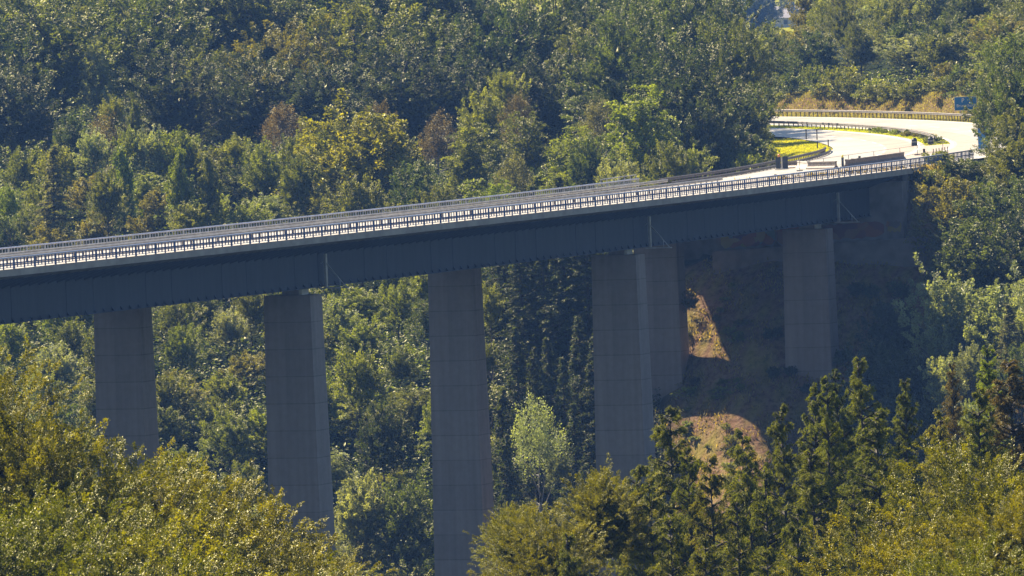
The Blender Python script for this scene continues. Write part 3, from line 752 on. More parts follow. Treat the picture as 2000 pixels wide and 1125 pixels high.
def broadleaf(seed, H, Wd, n_clump, per, leaf, base=.22, spray=(1.4, .9), droop=.15, shape=1.0, shell=.45, lobes=9, lobe_amp=.28, pointy=0.0, trunkr=None, upward=.35, flat=.18, core=1, nvar=.38, mat='leaf'):
    r = np.random.default_rng(seed)
    hz = H * (1 - base) * .55 - spray[0] * .45; zc = H - spray[0] * .8 - hz; Rr = Wd / 2 - spray[0] * .35
    # lobed envelope
    ld = unit(r.normal(size=(lobes, 3))); la = r.uniform(.3, 1, lobes) * lobe_amp
    d = r.normal(size=(n_clump * 3, 3)); d = unit(d); d = d[d[:, 2] > -.8][:n_clump]; n = len(d)
    env = 1 - lobe_amp * .6 + sum(a * np.exp((d @ q - 1) * 7) * 1.6 for a, q in zip(la, ld))
    rad = r.uniform(0, 1, n) ** shell * env
    nb = max(10, n // 9); bd = unit(r.normal(size=(nb, 3))); bi = (d @ bd.T).argmax(1); pull = r.uniform(.15, .45, n)[:, None]
    d = unit(d * (1 - pull) + bd[bi] * pull); rad *= r.uniform(.8, 1.08, nb)[bi]
    P = np.c_[d[:, 0] * Rr * rad, d[:, 1] * Rr * rad, zc + d[:, 2] * hz * rad]
    if pointy: 
        k = 1 - pointy * np.clip((P[:, 2] - zc) / hz, 0, 1) ** 1.3
        P[:, 0] *= k; P[:, 1] *= k
    low = d[:, 2] < 0
    P[low, 2] = zc + (P[low, 2] - zc) * .9
    root = np.array([0, 0, H * base * .8])
    out = unit(P - root); ax = unit(out * np.array([1, 1, .75]) + np.array([0, 0, upward]) * np.clip(d[:, 2:3] + .6, 0, 1) + r.normal(size=(n, 3)) * .22)
    side = unit(np.cross(ax, np.tile([0, 0, 1.], (n, 1)) + r.normal(size=(n, 3)) * .25)); nrm = unit(np.cross(side, ax))
    SL = r.uniform(.6, 1.25, n) * spray[0]; SW = r.uniform(.7, 1.2, n) * spray[1]
    t = r.uniform(0, 1, (n, per)); u = r.uniform(-1, 1, (n, per)) * (1 - .65 * t); w = r.normal(size=(n, per)) * flat
    C = P[:, None] + ax[:, None] * (t * SL[:, None])[..., None] + side[:, None] * (u * SW[:, None] * .5)[..., None] + nrm[:, None] * (w * SL[:, None] * .5)[..., None]
    C[..., 2] -= droop * (t ** 2) * SL[:, None] + .12 * np.abs(u) * SW[:, None]
    C += r.normal(size=C.shape) * .05
    A = ax[:, None] * .8 + side[:, None] * (np.sign(u) * .8)[..., None] + r.normal(size=C.shape) * .35
    dome = unit(P - np.array([0, 0, zc - hz * .35]))
    cn = unit(nrm * .7 + dome * .55 + np.array([0, 0, .35]))
    Nn = cn[:, None] + r.normal(size=C.shape) * nvar
    tone = np.clip(r.uniform(.15, .75, (n, 1)) + r.normal(size=(n, per)) * .16, 0, 1)
    C = C.reshape(-1, 3); ln = leaf * r.uniform(.7, 1.35, len(C)); wd = ln * r.uniform(.5, .75, len(C))
    A = A.reshape(-1, 3); Nn = Nn.reshape(-1, 3); tone = tone.ravel()
    if core:                                                          # large dark hidden leaves, added to block light through the crown
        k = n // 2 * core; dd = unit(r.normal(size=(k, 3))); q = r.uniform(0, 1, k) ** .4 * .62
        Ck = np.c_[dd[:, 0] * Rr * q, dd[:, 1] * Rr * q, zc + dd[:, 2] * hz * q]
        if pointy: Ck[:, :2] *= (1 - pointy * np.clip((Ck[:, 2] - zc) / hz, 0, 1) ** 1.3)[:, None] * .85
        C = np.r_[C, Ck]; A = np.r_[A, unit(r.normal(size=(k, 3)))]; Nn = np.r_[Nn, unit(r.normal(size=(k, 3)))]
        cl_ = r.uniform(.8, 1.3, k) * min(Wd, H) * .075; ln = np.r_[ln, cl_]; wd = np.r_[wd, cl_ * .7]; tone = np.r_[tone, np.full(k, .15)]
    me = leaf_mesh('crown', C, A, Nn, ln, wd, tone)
    me.materials.append(M[mat])
    # trunk and limbs
    m = MB(); tr = trunkr or H * .016
    top = zc + hz * .55; bend = r.uniform(-.3, .3, 2)
    pts = [(bend[0] * math.sin(k * 1.1), bend[1] * math.sin(k * .9), -1.0 + (top + 1) * k / 7) for k in range(8)]
    m.path(pts, [tr * (1.25 - 1.0 * k / 7) for k in range(8)], 7)
    sel = r.choice(n, min(n, 34), replace=False)
    for i in sel:
        e = P[i]; z0 = max(H * base * .7, min(top * .95, e[2] - math.hypot(e[0], e[1]) * r.uniform(.5, .9)))
        a = np.array([0, 0, z0]); mid = (a + e) / 2 + np.array([0, 0, -.06 * H * r.uniform(0, 1)]) + r.normal(size=3) * .15
        m.path([tuple(a), tuple(mid), tuple(e)], [tr * .42, tr * .26, tr * .08], 4)
    return me, m.mesh('trunk', True), H, Wd

def conifer(seed, H, Wd, whorls, per_whorl, twigs, per, leaf, base=.12, lift=.1, droop=.35, ragged=.25, hang=.6, bare=0.0, ratio=.3):
    r = np.random.default_rng(seed); Cs = []; As = []; Ns = []; Ts = []
    m = MB(); tr = H * .012
    lean = r.uniform(-.02, .02, 2) * H
    m.path([(lean[0] * (k / 9) ** 2, lean[1] * (k / 9) ** 2, -1 + (H + .7) * k / 9) for k in range(10)], [tr * (1.15 - 1.08 * k / 9) for k in range(10)], 7)
    for i in range(whorls):
        f = (i + .5) / whorls; z = H * (base + (1 - base) * f)
        for j in range(per_whorl):
            zz = z + r.uniform(-.5, .5) * H * (1 - base) / whorls
            ff = (zz / H - base) / (1 - base); ff = min(max(ff, 0), .995)
            prof = (1 - ff) ** .95 * (1 - .35 * max(0, .25 - ff) / .25)
            Lb = Wd / 2 * prof * (1 + r.uniform(-ragged, ragged * .7)) + .25
            if r.uniform() < bare: continue
            az = r.uniform(0, 2 * PI); dh = np.array([math.cos(az), math.sin(az), 0]); cx = np.array([lean[0] * (zz / H) ** 2, lean[1] * (zz / H) ** 2, zz])
            up = lift + .55 * ff ** 3
            tt = np.linspace(0, 1, 5); pts = [cx + dh * Lb * t + np.array([0, 0, (up * t - droop * t * t * (1 - .6 * ff) + .10 * t ** 4) * Lb]) for t in tt]
            m.path([tuple(q) for q in pts], [tr * .30, tr * .22, tr * .16, tr * .1, tr * .05], 4)
            nt_ = max(3, int(twigs * (Lb / (Wd / 2)) ** .8)); t = r.uniform(.12, 1, nt_)
            P = np.array([[np.interp(q, tt, [pp[c] for pp in pts]) for c in range(3)] for q in t])
            sidev = np.cross(dh, [0, 0, 1.]); sgn = r.choice([-1, 1], nt_)
            td = unit(dh * .55 + sidev * (sgn * r.uniform(.4, 1, nt_))[:, None] + np.array([0, 0, -1]) * (hang * r.uniform(.2, 1.2, nt_))[:, None])
            tl = (.18 + .26 * (1 - t)) * Lb * r.uniform(.5, 1.1, nt_) + .12
            q = r.uniform(0, 1, (nt_, per)); C = P[:, None] + td[:, None] * (q * tl[:, None])[..., None]; C[..., 2] -= hang * .35 * q ** 2 * tl[:, None]
            C += r.normal(size=C.shape) * leaf * .22
            Cs.append(C.reshape(-1, 3)); As.append((td[:, None] + r.normal(size=C.shape) * .55).reshape(-1, 3))
            Ns.append((np.array([0, 0, 1.]) + r.normal(size=C.shape) * .7).reshape(-1, 3))
            Ts.append(np.clip(r.uniform(.2, .8) + r.normal(size=C.shape[:2]) * .15, 0, 1).ravel())
    C = np.concatenate(Cs); n = len(C); ln = leaf * r.uniform(.7, 1.4, n)
    me = leaf_mesh('crown', C, np.concatenate(As), np.concatenate(Ns), ln, ln * ratio, np.concatenate(Ts)); me.materials.append(M['needle'])
    return me, m.mesh('trunk', True), H, Wd

PROTO = {}
def reg(kind, *ps):
    for p in ps:
        p[0].name = kind + '_crown'; p[1].name = kind + '_trunk'; p[1].materials.append(M['pale_bark'] if kind in ('birch', 'ash') else M['bark'])
    PROTO[kind] = ps
reg('beech', *[broadleaf(s, 20, 14, 560, 76, .26, base=.14, spray=(1.7, 1.3), core=2, lobes=12, lobe_amp=.30) for s in (1, 2, 3)])
reg('round', *[broadleaf(s, 12, 8.5, 360, 62, .21, base=.1, spray=(1.15, .9), core=2, lobes=9) for s in (11, 12, 13)])
reg('young', *[broadleaf(s, 8, 6.5, 240, 54, .19, base=.06, spray=(1.05, .75), lobes=7, lobe_amp=.35, pointy=.12, upward=.35, core=2) for s in (21, 22, 23, 24)])
reg('birch', *[broadleaf(s, 12, 5.4, 380, 46, .16, base=.1, spray=(1.3, .45), droop=.8, lobes=8, pointy=.55, upward=.05, flat=.25) for s in (31, 32)])
reg('ash', *[broadleaf(s, 9, 5.5, 260, 30, .15, core=0, base=.12, spray=(1.1, .7), droop=0, lobes=8, pointy=.4, upward=.8, flat=.3) for s in (36, 37)])
reg('poplar', *[broadleaf(s, 9, 3.4, 240, 46, .17, base=.06, spray=(.8, .45), droop=0, lobes=6, lobe_amp=.2, pointy=.5, upward=1.0) for s in (41, 42)])
reg('spruce', *[conifer(s, 22, 7.5, 30, 7, 14, 9, .42, base=.04, droop=.45, hang=.5) for s in (51, 52)])
reg('shrub', *[broadleaf(s, 2.6, 3.4, 90, 34, .19, base=.0, spray=(.8, .55), lobes=8, lobe_amp=.4, upward=.6, trunkr=.04) for s in (61, 62, 63)])
reg('near_beech', *[broadleaf(s, 14, 12, 1500, 80, .14, mat='near_leaf', base=.08, spray=(1.35, .85), lobes=18, lobe_amp=.5, shell=.30, flat=.08, droop=.3, upward=.05, core=2, nvar=.32) for s in (71, 72, 73)])
reg('near_larch', *[conifer(s, 20, 9.0, 27, 6, 46, 30, .17, base=.08, droop=.34, lift=.22, hang=.8, ragged=.38, ratio=.16) for s in (81, 82, 83)])
reg('near_spruce', *[conifer(s, 19, 7.5, 32, 6, 40, 24, .16, base=.05, droop=.3, lift=.32, hang=.4, ragged=.28, ratio=.18) for s in (86,)])

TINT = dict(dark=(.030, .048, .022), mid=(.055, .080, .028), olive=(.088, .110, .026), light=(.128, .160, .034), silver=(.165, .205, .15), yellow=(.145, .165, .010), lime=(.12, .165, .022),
            brown=(.075, .066, .042), purple=(.078, .062, .050), grey=(.085, .092, .062), gold=(.098, .106, .002), moss=(.070, .086, .003), shade_dark=(.030, .044, .030), rust=(.060, .052, .018), khaki=(.115, .120, .028))  # one green is darkened to stand for trees in shade
WORD = dict(dark='dark green', mid='mid green', olive='olive green', light='pale green', silver='silvery green', yellow='bright yellow', lime='lime green', brown='brownish',
            purple='purplish brown', grey='grey-green', gold='golden green', moss='moss green', shade_dark='shade-darkened green', rust='rust brown', khaki='khaki green')
KIND = dict(beech=('beech_tree', 'spreading', 'tree'), round=('broadleaf_tree', 'round-crowned', 'tree'), young=('young_tree', 'bushy', 'tree'), birch=('birch_tree', 'drooping', 'tree'),
            ash=('sparse_tree', 'thin-leaved', 'tree'), poplar=('poplar_tree', 'narrow upright', 'tree'), spruce=('spruce_tree', 'shaded spruce', 'tree'), shrub=('shrub', 'low leafy', 'shrub'),
            near_beech=('beech_tree', 'large leafy', 'tree'), near_larch=('larch_tree', 'feathery conifer', 'tree'), near_spruce=('spruce_tree', 'pointed conifer', 'tree'))
TREES = []
def put(kind, x, y, H, W, tint, z=None, var=None, rz=None, jit=.12):
    if z is None: z = gz(x, y)
    ps = PROTO[kind]; cr_, tk, h0, w0 = ps[random.randrange(len(ps)) if var is None else var % len(ps)]
    nm = KIND[kind][0]
    root = empty(nm, (x, y, z - .1), random.uniform(0, 2 * PI) if rz is None else rz)
    kx = W / w0; kz = H / h0; mx = 1.1 if kind not in ('near_larch', 'near_spruce', 'spruce') else 1.25
    kc = min(kz, kx * mx)                                            # tall slim trees carry their crown on a longer trunk
    root.scale = (kx, kx, kc)
    t = link('trunk', tk, None, root); c = link('crown', cr_, None, root)
    t.scale = (1, 1, kz / kc); c.location = (0, 0, (H / kc - h0))
    k = random.uniform(1 - jit, 1 + jit); cc = TINT[tint]
    c.color = (cc[0] * k * random.uniform(.94, 1.06), cc[1] * k, cc[2] * k * random.uniform(.9, 1.1), 1)
    px, py = proj((x, y, z + H))
    TREES.append((root, kind, tint, px, py, z, H, W))
    return root
def T(kind, px, py, Y, wpx, tint, var=None, maxH=99, minH=0):
    """a tree whose top is seen at (px, py), rooted in the ground at distance Y"""
    p = at_y(px, py, Y); z = gz(p[0], p[1]); W = wpx / F * Y
    if kind == 'near_beech': p = at_y(px, py + (48 if px < 800 else 26), Y)
    W *= {'near_beech': 1.4 if px < 800 else 1.05, 'near_larch': 1.85, 'near_spruce': 1.7}.get(kind, 1.15)
    h0, w0 = PROTO[kind][0][2:]
    H = min(max(p[2] - z, .72 * h0 * W / w0), maxH)
    return put(kind, p[0], p[1], H, W, tint, z, var)

# upper edge of the wood: big crowns
for a in [('beech', 85, -15, 1105, 300, 'olive'), ('birch', 185, 55, 1095, 75, 'silver'), ('beech', 285, -50, 1130, 260, 'mid'), ('beech', 400, -80, 1150, 260, 'dark'),
          ('beech', 520, -90, 1150, 260, 'olive'), ('beech', 650, -100, 1150, 260, 'dark'), ('beech', 780, -110, 1160, 260, 'mid'), ('beech', 900, -100, 1160, 240, 'dark'),
          ('round', 425, 62, 1090, 150, 'olive'), ('beech', 560, 48, 1090, 190, 'khaki'), ('beech', 690, 12, 1095, 270, 'olive'), ('beech', 850, 10, 1090, 250, 'mid'),
          ('beech', 985, -15, 1085, 220, 'dark'), ('beech', 1080, -70, 1090, 200, 'mid'), ('beech', 1212, -12, 1040, 190, 'mid'), ('birch', 1105, 10, 1070, 120, 'olive'),
          ('beech', 1330, 70, 1015, 210, 'dark'), ('birch', 1245, 112, 985, 150, 'lime'), ('beech', 1330, -60, 1110, 200, 'mid'), ('beech', 1430, 20, 1085, 150, 'olive'),
          ('round', 1440, 150, 1045, 120, 'mid'), ('round', 1400, -30, 1130, 130, 'dark'), ('beech', -40, 20, 1090, 200, 'dark'), ('beech', 1170, -30, 1125, 190, 'dark'), ('beech', 1115, -70, 1145, 190, 'mid'), ('beech', 1215, -70, 1150, 190, 'dark'), ('beech', 1330, -80, 1150, 160, 'dark'), ('beech', 1260, -50, 1128, 190, 'mid'), ('beech', 1395, -30, 1120, 130, 'mid'), ('beech', 330, 100, 1075, 190, 'shade_dark'),
          ('beech', 20, 150, 1068, 200, 'shade_dark'), ('beech', 500, 120, 1070, 190, 'shade_dark'), ('beech', 620, 150, 1066, 190, 'shade_dark'), ('beech', 780, 100, 1072, 200, 'shade_dark'), ('beech', 900, 110, 1068, 180, 'shade_dark'), ('beech', 1040, 90, 1060, 170, 'shade_dark')]:
    T(*a)
# transition band
for a in [('ash', 548, 180, 1050, 95, 'purple'), ('round', 735, 186, 1045, 90, 'brown'), ('ash', 850, 202, 1040, 95, 'purple'), ('ash', 205, 205, 1050, 110, 'brown'), ('poplar', 262, 184, 1048, 42, 'olive'),
          ('young', 218, 176, 1052, 56, 'light'), ('round', 940, 160, 1045, 110, 'light'), ('young', 985, 122, 1050, 80, 'light'), ('round', 140, 212, 1042, 90, 'dark'),
          ('round', 715, 218, 1012, 235, 'yellow'), ('round', 640, 228, 1018, 110, 'light'), ('round', 700, 316, 985, 130, 'olive'), ('round', 815, 300, 985, 120, 'mid'), ('birch', 910, 214, 1005, 120, 'olive'),
          ('birch', 1030, 190, 1000, 115, 'olive'), ('birch', 1120, 200, 985, 140, 'light'), ('birch', 935, 305, 975, 130, 'lime'), ('birch', 965, 325, 970, 80, 'lime'), ('ash', 1000, 268, 985, 100, 'grey'),
          ('round', 1060, 300, 990, 90, 'dark'), ('round', 1215, 285, 975, 120, 'silver'), ('round', 1305, 262, 972, 100, 'olive'), ('ash', 1165, 165, 1000, 90, 'grey'), ('round', 860, 345, 975, 80, 'olive'),
          ('young', 1058, 355, 945, 70, 'lime'), ('young', 1150, 366, 950, 55, 'light'), ('young', 1345, 272, 985, 80, 'light'), ('young', 1255, 340, 955, 50, 'light'), ('ash', 1010, 160, 1030, 70, 'brown'),
          ('round', 1370, 180, 1005, 120, 'dark'), ('round', 1150, 250, 980, 110, 'mid')]:
    T(*a)
# left thicket, single trees that stand out
for a in [('poplar', 236, 268, 1010, 64, 'lime'), ('poplar', 347, 274, 1012, 56, 'lime'), ('spruce', 98, 285, 1000, 100, 'grey'), ('young', 352, 232, 1032, 100, 'lime'), ('round', 205, 318, 1000, 80, 'olive'),
          ('poplar', 405, 285, 1010, 50, 'olive'), ('young', 14, 350, 985, 60, 'lime'), ('young', 455, 238, 1030, 80, 'light'), ('young', 295, 232, 1032, 90, 'silver'), ('young', 250, 240, 1033, 70, 'light'),
          ('young', 180, 240, 1036, 70, 'silver'), ('young', 40, 262, 1034, 90, 'olive'), ('young', 110, 262, 1030, 90, 'light'), ('round', 580, 290, 1005, 90, 'olive'), ('young', 570, 250, 1025, 80, 'olive'), ('young', 510, 262, 1022, 90, 'light')]:
    T(*a)
# thicket filled by rows up the slope
def blocked(x, y, rad):
    S_, W_ = road_coords(np.array([x]), np.array([y])); return -3 - rad < W_[0] < 33 + rad
rows = 0
for Y in np.arange(866, 1030, 11.5):
    n = 0
    x = -64 + random.uniform(0, 4)
    while x < 2 + (Y - 930) * .05:
        yy = Y + random.uniform(-4.5, 4.5)
        if not blocked(x, yy, 1.5):
            z = gz(x, yy); px, py = proj((x, yy, z + 7))
            if -60 < px < 1000:
                kd = random.choices(['young', 'round', 'birch', 'ash'], [7, 2, 1, .7])[0]
                H = random.uniform(5, 8) * (1.15 if Y < 920 else 1); Wd = random.uniform(4.8, 7.6) * (1 if kd != 'birch' else .65)
                tn = random.choices(['olive', 'light', 'mid', 'silver', 'lime', 'khaki', 'dark', 'brown'], [5, 5, 3, 2.5, 1.5, 1.5, 1, .12])[0]
                put(kd, x, yy, H, Wd, tn, z)
        x += random.uniform(5.0, 7.4)
# trees seen beneath the deck
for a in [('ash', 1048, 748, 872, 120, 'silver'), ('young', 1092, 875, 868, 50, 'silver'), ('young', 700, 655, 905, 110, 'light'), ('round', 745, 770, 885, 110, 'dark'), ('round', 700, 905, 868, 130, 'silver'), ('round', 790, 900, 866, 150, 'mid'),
          ('spruce', 985, 500, 940, 110, 'shade_dark'), ('spruce', 1040, 470, 938, 120, 'shade_dark'), ('spruce', 1095, 480, 935, 120, 'shade_dark'), ('spruce', 1140, 470, 932, 110, 'shade_dark'), ('spruce', 1010, 640, 905, 120, 'shade_dark'), ('spruce', 1075, 660, 902, 120, 'shade_dark'),
          ('spruce', 1130, 620, 905, 110, 'shade_dark'), ('spruce', 975, 760, 885, 120, 'shade_dark'), ('spruce', 1120, 790, 888, 120, 'shade_dark'), ('spruce', 1170, 600, 905, 90, 'shade_dark'), ('spruce', 1020, 560, 926, 110, 'shade_dark'), ('spruce', 1062, 580, 924, 110, 'shade_dark'), ('spruce', 1105, 565, 922, 110, 'shade_dark'), ('spruce', 1148, 575, 920, 110, 'shade_dark'), ('spruce', 1160, 660, 902, 100, 'shade_dark'), ('spruce', 1040, 680, 896, 100, 'shade_dark'), ('spruce', 1100, 700, 894, 100, 'shade_dark'), ('spruce', 985, 850, 872, 110, 'shade_dark'), ('spruce', 1150, 860, 880, 110, 'shade_dark'),
          ('young', 955, 545, 925, 70, 'light'), ('young', 950, 660, 900, 50, 'olive'),
          ('young', 1348, 560, 906, 34, 'mid')]:
    T(*a)
# right of the bridge end
for a in [('beech', 1976, 85, 935, 160, 'mid'), ('beech', 2050, 60, 940, 180, 'dark'), ('beech', 1990, 225, 915, 150, 'olive'), ('round', 1928, 170, 950, 66, 'olive'), ('round', 1872, 318, 905, 140, 'khaki'), ('shrub', 1835, 312, 925, 60, 'light'), ('beech', 1950, 330, 900, 200, 'mid'),
          ('round', 1900, 400, 893, 190, 'mid'), ('beech', 2040, 400, 890, 180, 'dark'), ('round', 1850, 500, 880, 165, 'silver'), ('round', 1950, 520, 876, 160, 'silver'), ('beech', 2030, 540, 870, 160, 'silver'),
          ('young', 1850, 675, 862, 90, 'silver'), ('young', 1893, 662, 860, 66, 'silver'), ('spruce', 1972, 618, 862, 110, 'grey'), ('round', 1990, 660, 858, 100, 'mid'), ('young', 1895, 770, 850, 60, 'silver'),
          ('round', 1740, 560, 888, 130, 'shade_dark'), ('round', 1700, 650, 872, 130, 'shade_dark'), ('round', 1780, 660, 868, 120, 'shade_dark'), ('round', 1740, 740, 860, 140, 'shade_dark'), ('young', 1830, 760, 856, 110, 'shade_dark'), ('round', 1670, 760, 856, 90, 'shade_dark')]:
    T(*a)
# between the bridge end and the inside of the bend
for a in [('round', 1452, 150, 1075, 90, 'olive'), ('young', 1470, 205, 1045, 70, 'light'), ('young', 1482, 226, 1050, 60, 'light'), ('young', 1460, 235, 1030, 90, 'mid'), ('young', 1468, 252, 1030, 66, 'olive'), ('shrub', 1494, 272, 1035, 50, 'light'),
          ('young', 1430, 262, 1010, 90, 'olive'), ('round', 1410, 215, 1020, 110, 'dark'), ('shrub', 1455, 290, 1000, 60, 'light'), ('shrub', 1472, 284, 1012, 50, 'olive'), ('round', 1468, 95, 1110, 70, 'khaki')]:
    T(*a)
# wood above the outside of the bend
for i, (s, w) in enumerate([(s + random.uniform(-2, 2), w) for w in (-5.6,) for s in np.arange(S_AB + 60, 560, 4.2)]):
    p = rp(s, w + random.uniform(-1.2, 1.2)); z = gz(p.x, p.y); px, py = proj((p.x, p.y, z + 2))
    if 1470 < px < 2010: put('shrub', p.x, p.y, random.uniform(2.6, 4.8), random.uniform(4.2, 6.5), random.choice(['light', 'olive', 'olive', 'khaki', 'mid']), z)
for w, h0, h1 in ((-17, 6, 10), (-27, 9, 14), (-40, 11, 16), (-56, 12, 17)):
    for s in np.arange(S_AB + 60, 600, 7.0 if w > -20 else 8.5):
        p = rp(s + random.uniform(-2.5, 2.5), w + random.uniform(-3, 3)); z = gz(p.x, p.y); px, py = proj((p.x, p.y, z + 8))
        if 1460 < px < 2030 and py > -90:
            H = random.uniform(h0, h1)
            if 1440 < px < 1590: H = min(H, at_y(px, 33 + random.uniform(0, 14), p.y)[2] - z, 9.5)
            if H < 2.5: continue
            put(random.choice(['round', 'round', 'beech', 'young', 'ash'] if H > 8 else ['young', 'round']), p.x, p.y, H, random.uniform(6, 9.5), random.choices(['olive', 'mid', 'light', 'khaki', 'dark', 'silver', 'brown'], [4, 4, 3, 3, 1.5, 2, .7])[0], z)
for s_ in np.arange(S_AB + 3, S_AB + 52, 2.6):                        # scrub beside the right end of the railing
    p = rp(s_, -2.6 + random.uniform(-1, .5)); put('shrub', p.x, p.y, random.uniform(1.0, 2.0), random.uniform(2.4, 4.0), random.choice(['olive', 'light', 'mid', 'khaki', 'dark']))
# the wood goes on behind the crest
for X_ in np.arange(-100, 46, 9.0):
    for Y_ in (1175, 1215):
        x_ = X_ + random.uniform(-3, 3); y_ = Y_ + random.uniform(-12, 12)
        if blocked(x_, y_, 6): continue
        px_ = proj((x_, y_, 12))[0]
        if -60 < px_ < 1380: put('beech', x_, y_, random.uniform(16, 20), random.uniform(11, 14), random.choice(['mid', 'dark', 'olive', 'dark']))
# distant trees round the house
for px_, Y_, h in ((1470, 2300, 14), (1490, 2420, 16), (1450, 2450, 16), (1505, 2600, 15), (1480, 2620, 17), (1458, 2300, 15), (1435, 2380, 15), (1541, 2560, 7)):
    p = at_y(px_, 10, Y_); put('beech' if h > 8 else 'round', p[0], p[1], h, h * .8, 'dark')

# foreground left
for a in [('near_beech', -35, 662, 372, 190, 'gold'), ('near_beech', 55, 770, 368, 240, 'gold'), ('near_beech', 170, 812, 372, 260, 'gold'), ('near_beech', 300, 858, 376, 250, 'gold'), ('near_beech', 425, 893, 380, 240, 'gold'),
          ('near_beech', 520, 962, 384, 200, 'gold'), ('near_beech', 596, 1045, 388, 140, 'gold'), ('near_beech', 40, 940, 340, 300, 'moss'), ('near_beech', 190, 950, 344, 280, 'gold'), ('near_beech', 340, 955, 348, 320, 'khaki'),
          ('near_beech', 490, 1030, 352, 260, 'gold'), ('near_beech', 120, 1060, 318, 300, 'moss'), ('near_beech', 290, 1075, 322, 280, 'moss'), ('near_beech', 420, 1100, 326, 240, 'khaki'), ('near_beech', 545, 1095, 356, 150, 'gold'), ('near_beech', -90, 900, 336, 260, 'moss')]:
    T(*a)
# foreground right
for a in [('near_beech', 1000, 955, 425, 110, 'gold'), ('near_beech', 1065, 975, 415, 170, 'gold'), ('near_beech', 1175, 885, 425, 160, 'gold'), ('near_larch', 1308, 795, 440, 250, 'moss'), ('near_larch', 1230, 905, 432, 200, 'moss'),
          ('near_larch', 1440, 838, 445, 200, 'moss'), ('near_larch', 1395, 890, 425, 200, 'gold'), ('near_larch', 1345, 872, 430, 150, 'moss'), ('near_larch', 1470, 880, 428, 170, 'moss'), ('near_larch', 1275, 930, 425, 170, 'moss'), ('near_larch', 1530, 790, 450, 170, 'moss'), ('near_spruce', 1582, 752, 452, 160, 'moss'), ('near_larch', 1612, 735, 449, 150, 'moss'), ('near_larch', 1690, 698, 455, 190, 'moss'), ('near_spruce', 1638, 722, 452, 130, 'dark'),
          ('near_spruce', 1762, 742, 452, 140, 'moss'), ('near_larch', 1600, 880, 415, 250, 'moss'), ('near_larch', 1500, 915, 418, 200, 'moss'), ('near_larch', 1720, 800, 425, 250, 'moss'), ('near_larch', 1828, 800, 440, 180, 'khaki'),
          ('near_spruce', 1858, 708, 460, 80, 'brown'), ('near_spruce', 1932, 676, 445, 130, 'lime'), ('near_larch', 1985, 700, 430, 260, 'rust'), ('near_larch', 1900, 760, 425, 200, 'moss'), ('near_beech', 1905, 868, 350, 300, 'gold'),
          ('near_beech', 1740, 1000, 345, 280, 'gold'), ('near_beech', 1985, 930, 335, 230, 'gold'), ('near_beech', 1860, 1050, 330, 260, 'moss'), ('near_larch', 1440, 975, 402, 190, 'moss'), ('near_larch', 1560, 990, 398, 200, 'moss'), ('near_spruce', 1675, 950, 405, 150, 'moss'), ('near_larch', 1370, 1050, 390, 190, 'moss'), ('near_larch', 1490, 1070, 388, 190, 'moss'), ('near_larch', 1610, 1060, 390, 200, 'dark'), ('near_larch', 1310, 1010, 400, 200, 'moss'), ('near_larch', 1120, 1040, 395, 180, 'moss'), ('near_beech', 1660, 1085, 335, 200, 'gold'),
          ('near_beech', 960, 1085, 400, 90, 'gold')]:
    T(*a)
#@END

# shrubs on the shaded slope and the median
def scatter_shrubs(pts):
    for x, y, H, W, t in pts: put('shrub', x, y, H, W, t)
pts = []
for _ in range(110):
    x = random.uniform(17, 27); y = random.uniform(872, 912)
    px, py = proj((x, y, gz(x, y)))
    if 1322 < px < 1450: pts.append((x, y, random.uniform(.4, 1.5), random.uniform(.9, 2.4), random.choice(['lime', 'light', 'khaki', 'yellow', 'olive', 'brown', 'brown', 'mid'])))
for _ in range(70):
    x = random.uniform(26, 50); y = random.uniform(868, 906)
    if 1450 < proj((x, y, gz(x, y)))[0] < 1800: pts.append((x, y, random.uniform(.7, 2.2), random.uniform(1.5, 3.6), random.choice(['shade_dark', 'dark', 'dark', 'mid'])))
scatter_shrubs(pts)
for s in np.arange(S_TIP + 3, S_AB + 200, 2.6):
    p = rp(s, 14.6 + random.uniform(-.7, .7)); put('shrub', p.x, p.y, random.uniform(.5, 1.25), random.uniform(1.0, 2.2), random.choice(['olive', 'khaki', 'mid', 'lime']), p.z - .2)

# undergrowth and grass: nobody could count these
def leaf_cover(name, label, cat, X, Y, Z, size, height, tint, up=.4, mat='leaf', ratio=.6):
    n = len(X); C = np.c_[X, Y, Z + R.uniform(0, 1, n) ** 1.3 * height]
    A = R.normal(size=(n, 3)); A[:, 2] = np.abs(A[:, 2]) * up + (1.2 if up > 1 else 0)
    Nn = R.normal(size=(n, 3)) * .6 + np.array([0, 0, 1.0 if up <= 1 else 0]) 
    if up > 1: Nn = R.normal(size=(n, 3)); Nn[:, 2] *= .2
    ln = size * R.uniform(.6, 1.4, n)
    me = leaf_mesh(name, C, A, Nn, ln, ln * ratio, np.clip(R.uniform(.1, .9, n), 0, 1)); me.materials.append(M[mat])
    o = link(name, me); o.color = (*tint, 1); tag(o, label, cat, kind='stuff'); return o
n = 420000
ux = R.uniform(-75, 80, n); uy = 850 + 330 * R.uniform(0, 1, n) ** 1.35
cl = np.sin(ux * .9) * np.sin(uy * .7) + np.sin(ux * .37 + uy * .5)
zz, SS, WW = terrain(ux, uy, True)
ok = ((WW < -10) | (WW > 34)) | ((SS < S_AB) & (WW > 34)) 
ok &= ~((ux > 17) & (ux < 60) & (uy > 860) & (uy < 932))
ok &= (np.abs(ux) < uy * .068) & ~((ux > -3.5) & (ux < 13) & (uy < 938))
ux, uy, zz, cl = ux[ok], uy[ok], zz[ok], cl[ok]
leaf_cover('undergrowth', 'dense green undergrowth covering the forest floor', 'undergrowth', ux, uy, zz, .42, 1.8 + np.clip(cl, -1, 1.5), TINT['mid'])
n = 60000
ux = R.uniform(-6, 15, n); uy = R.uniform(868, 945, n)
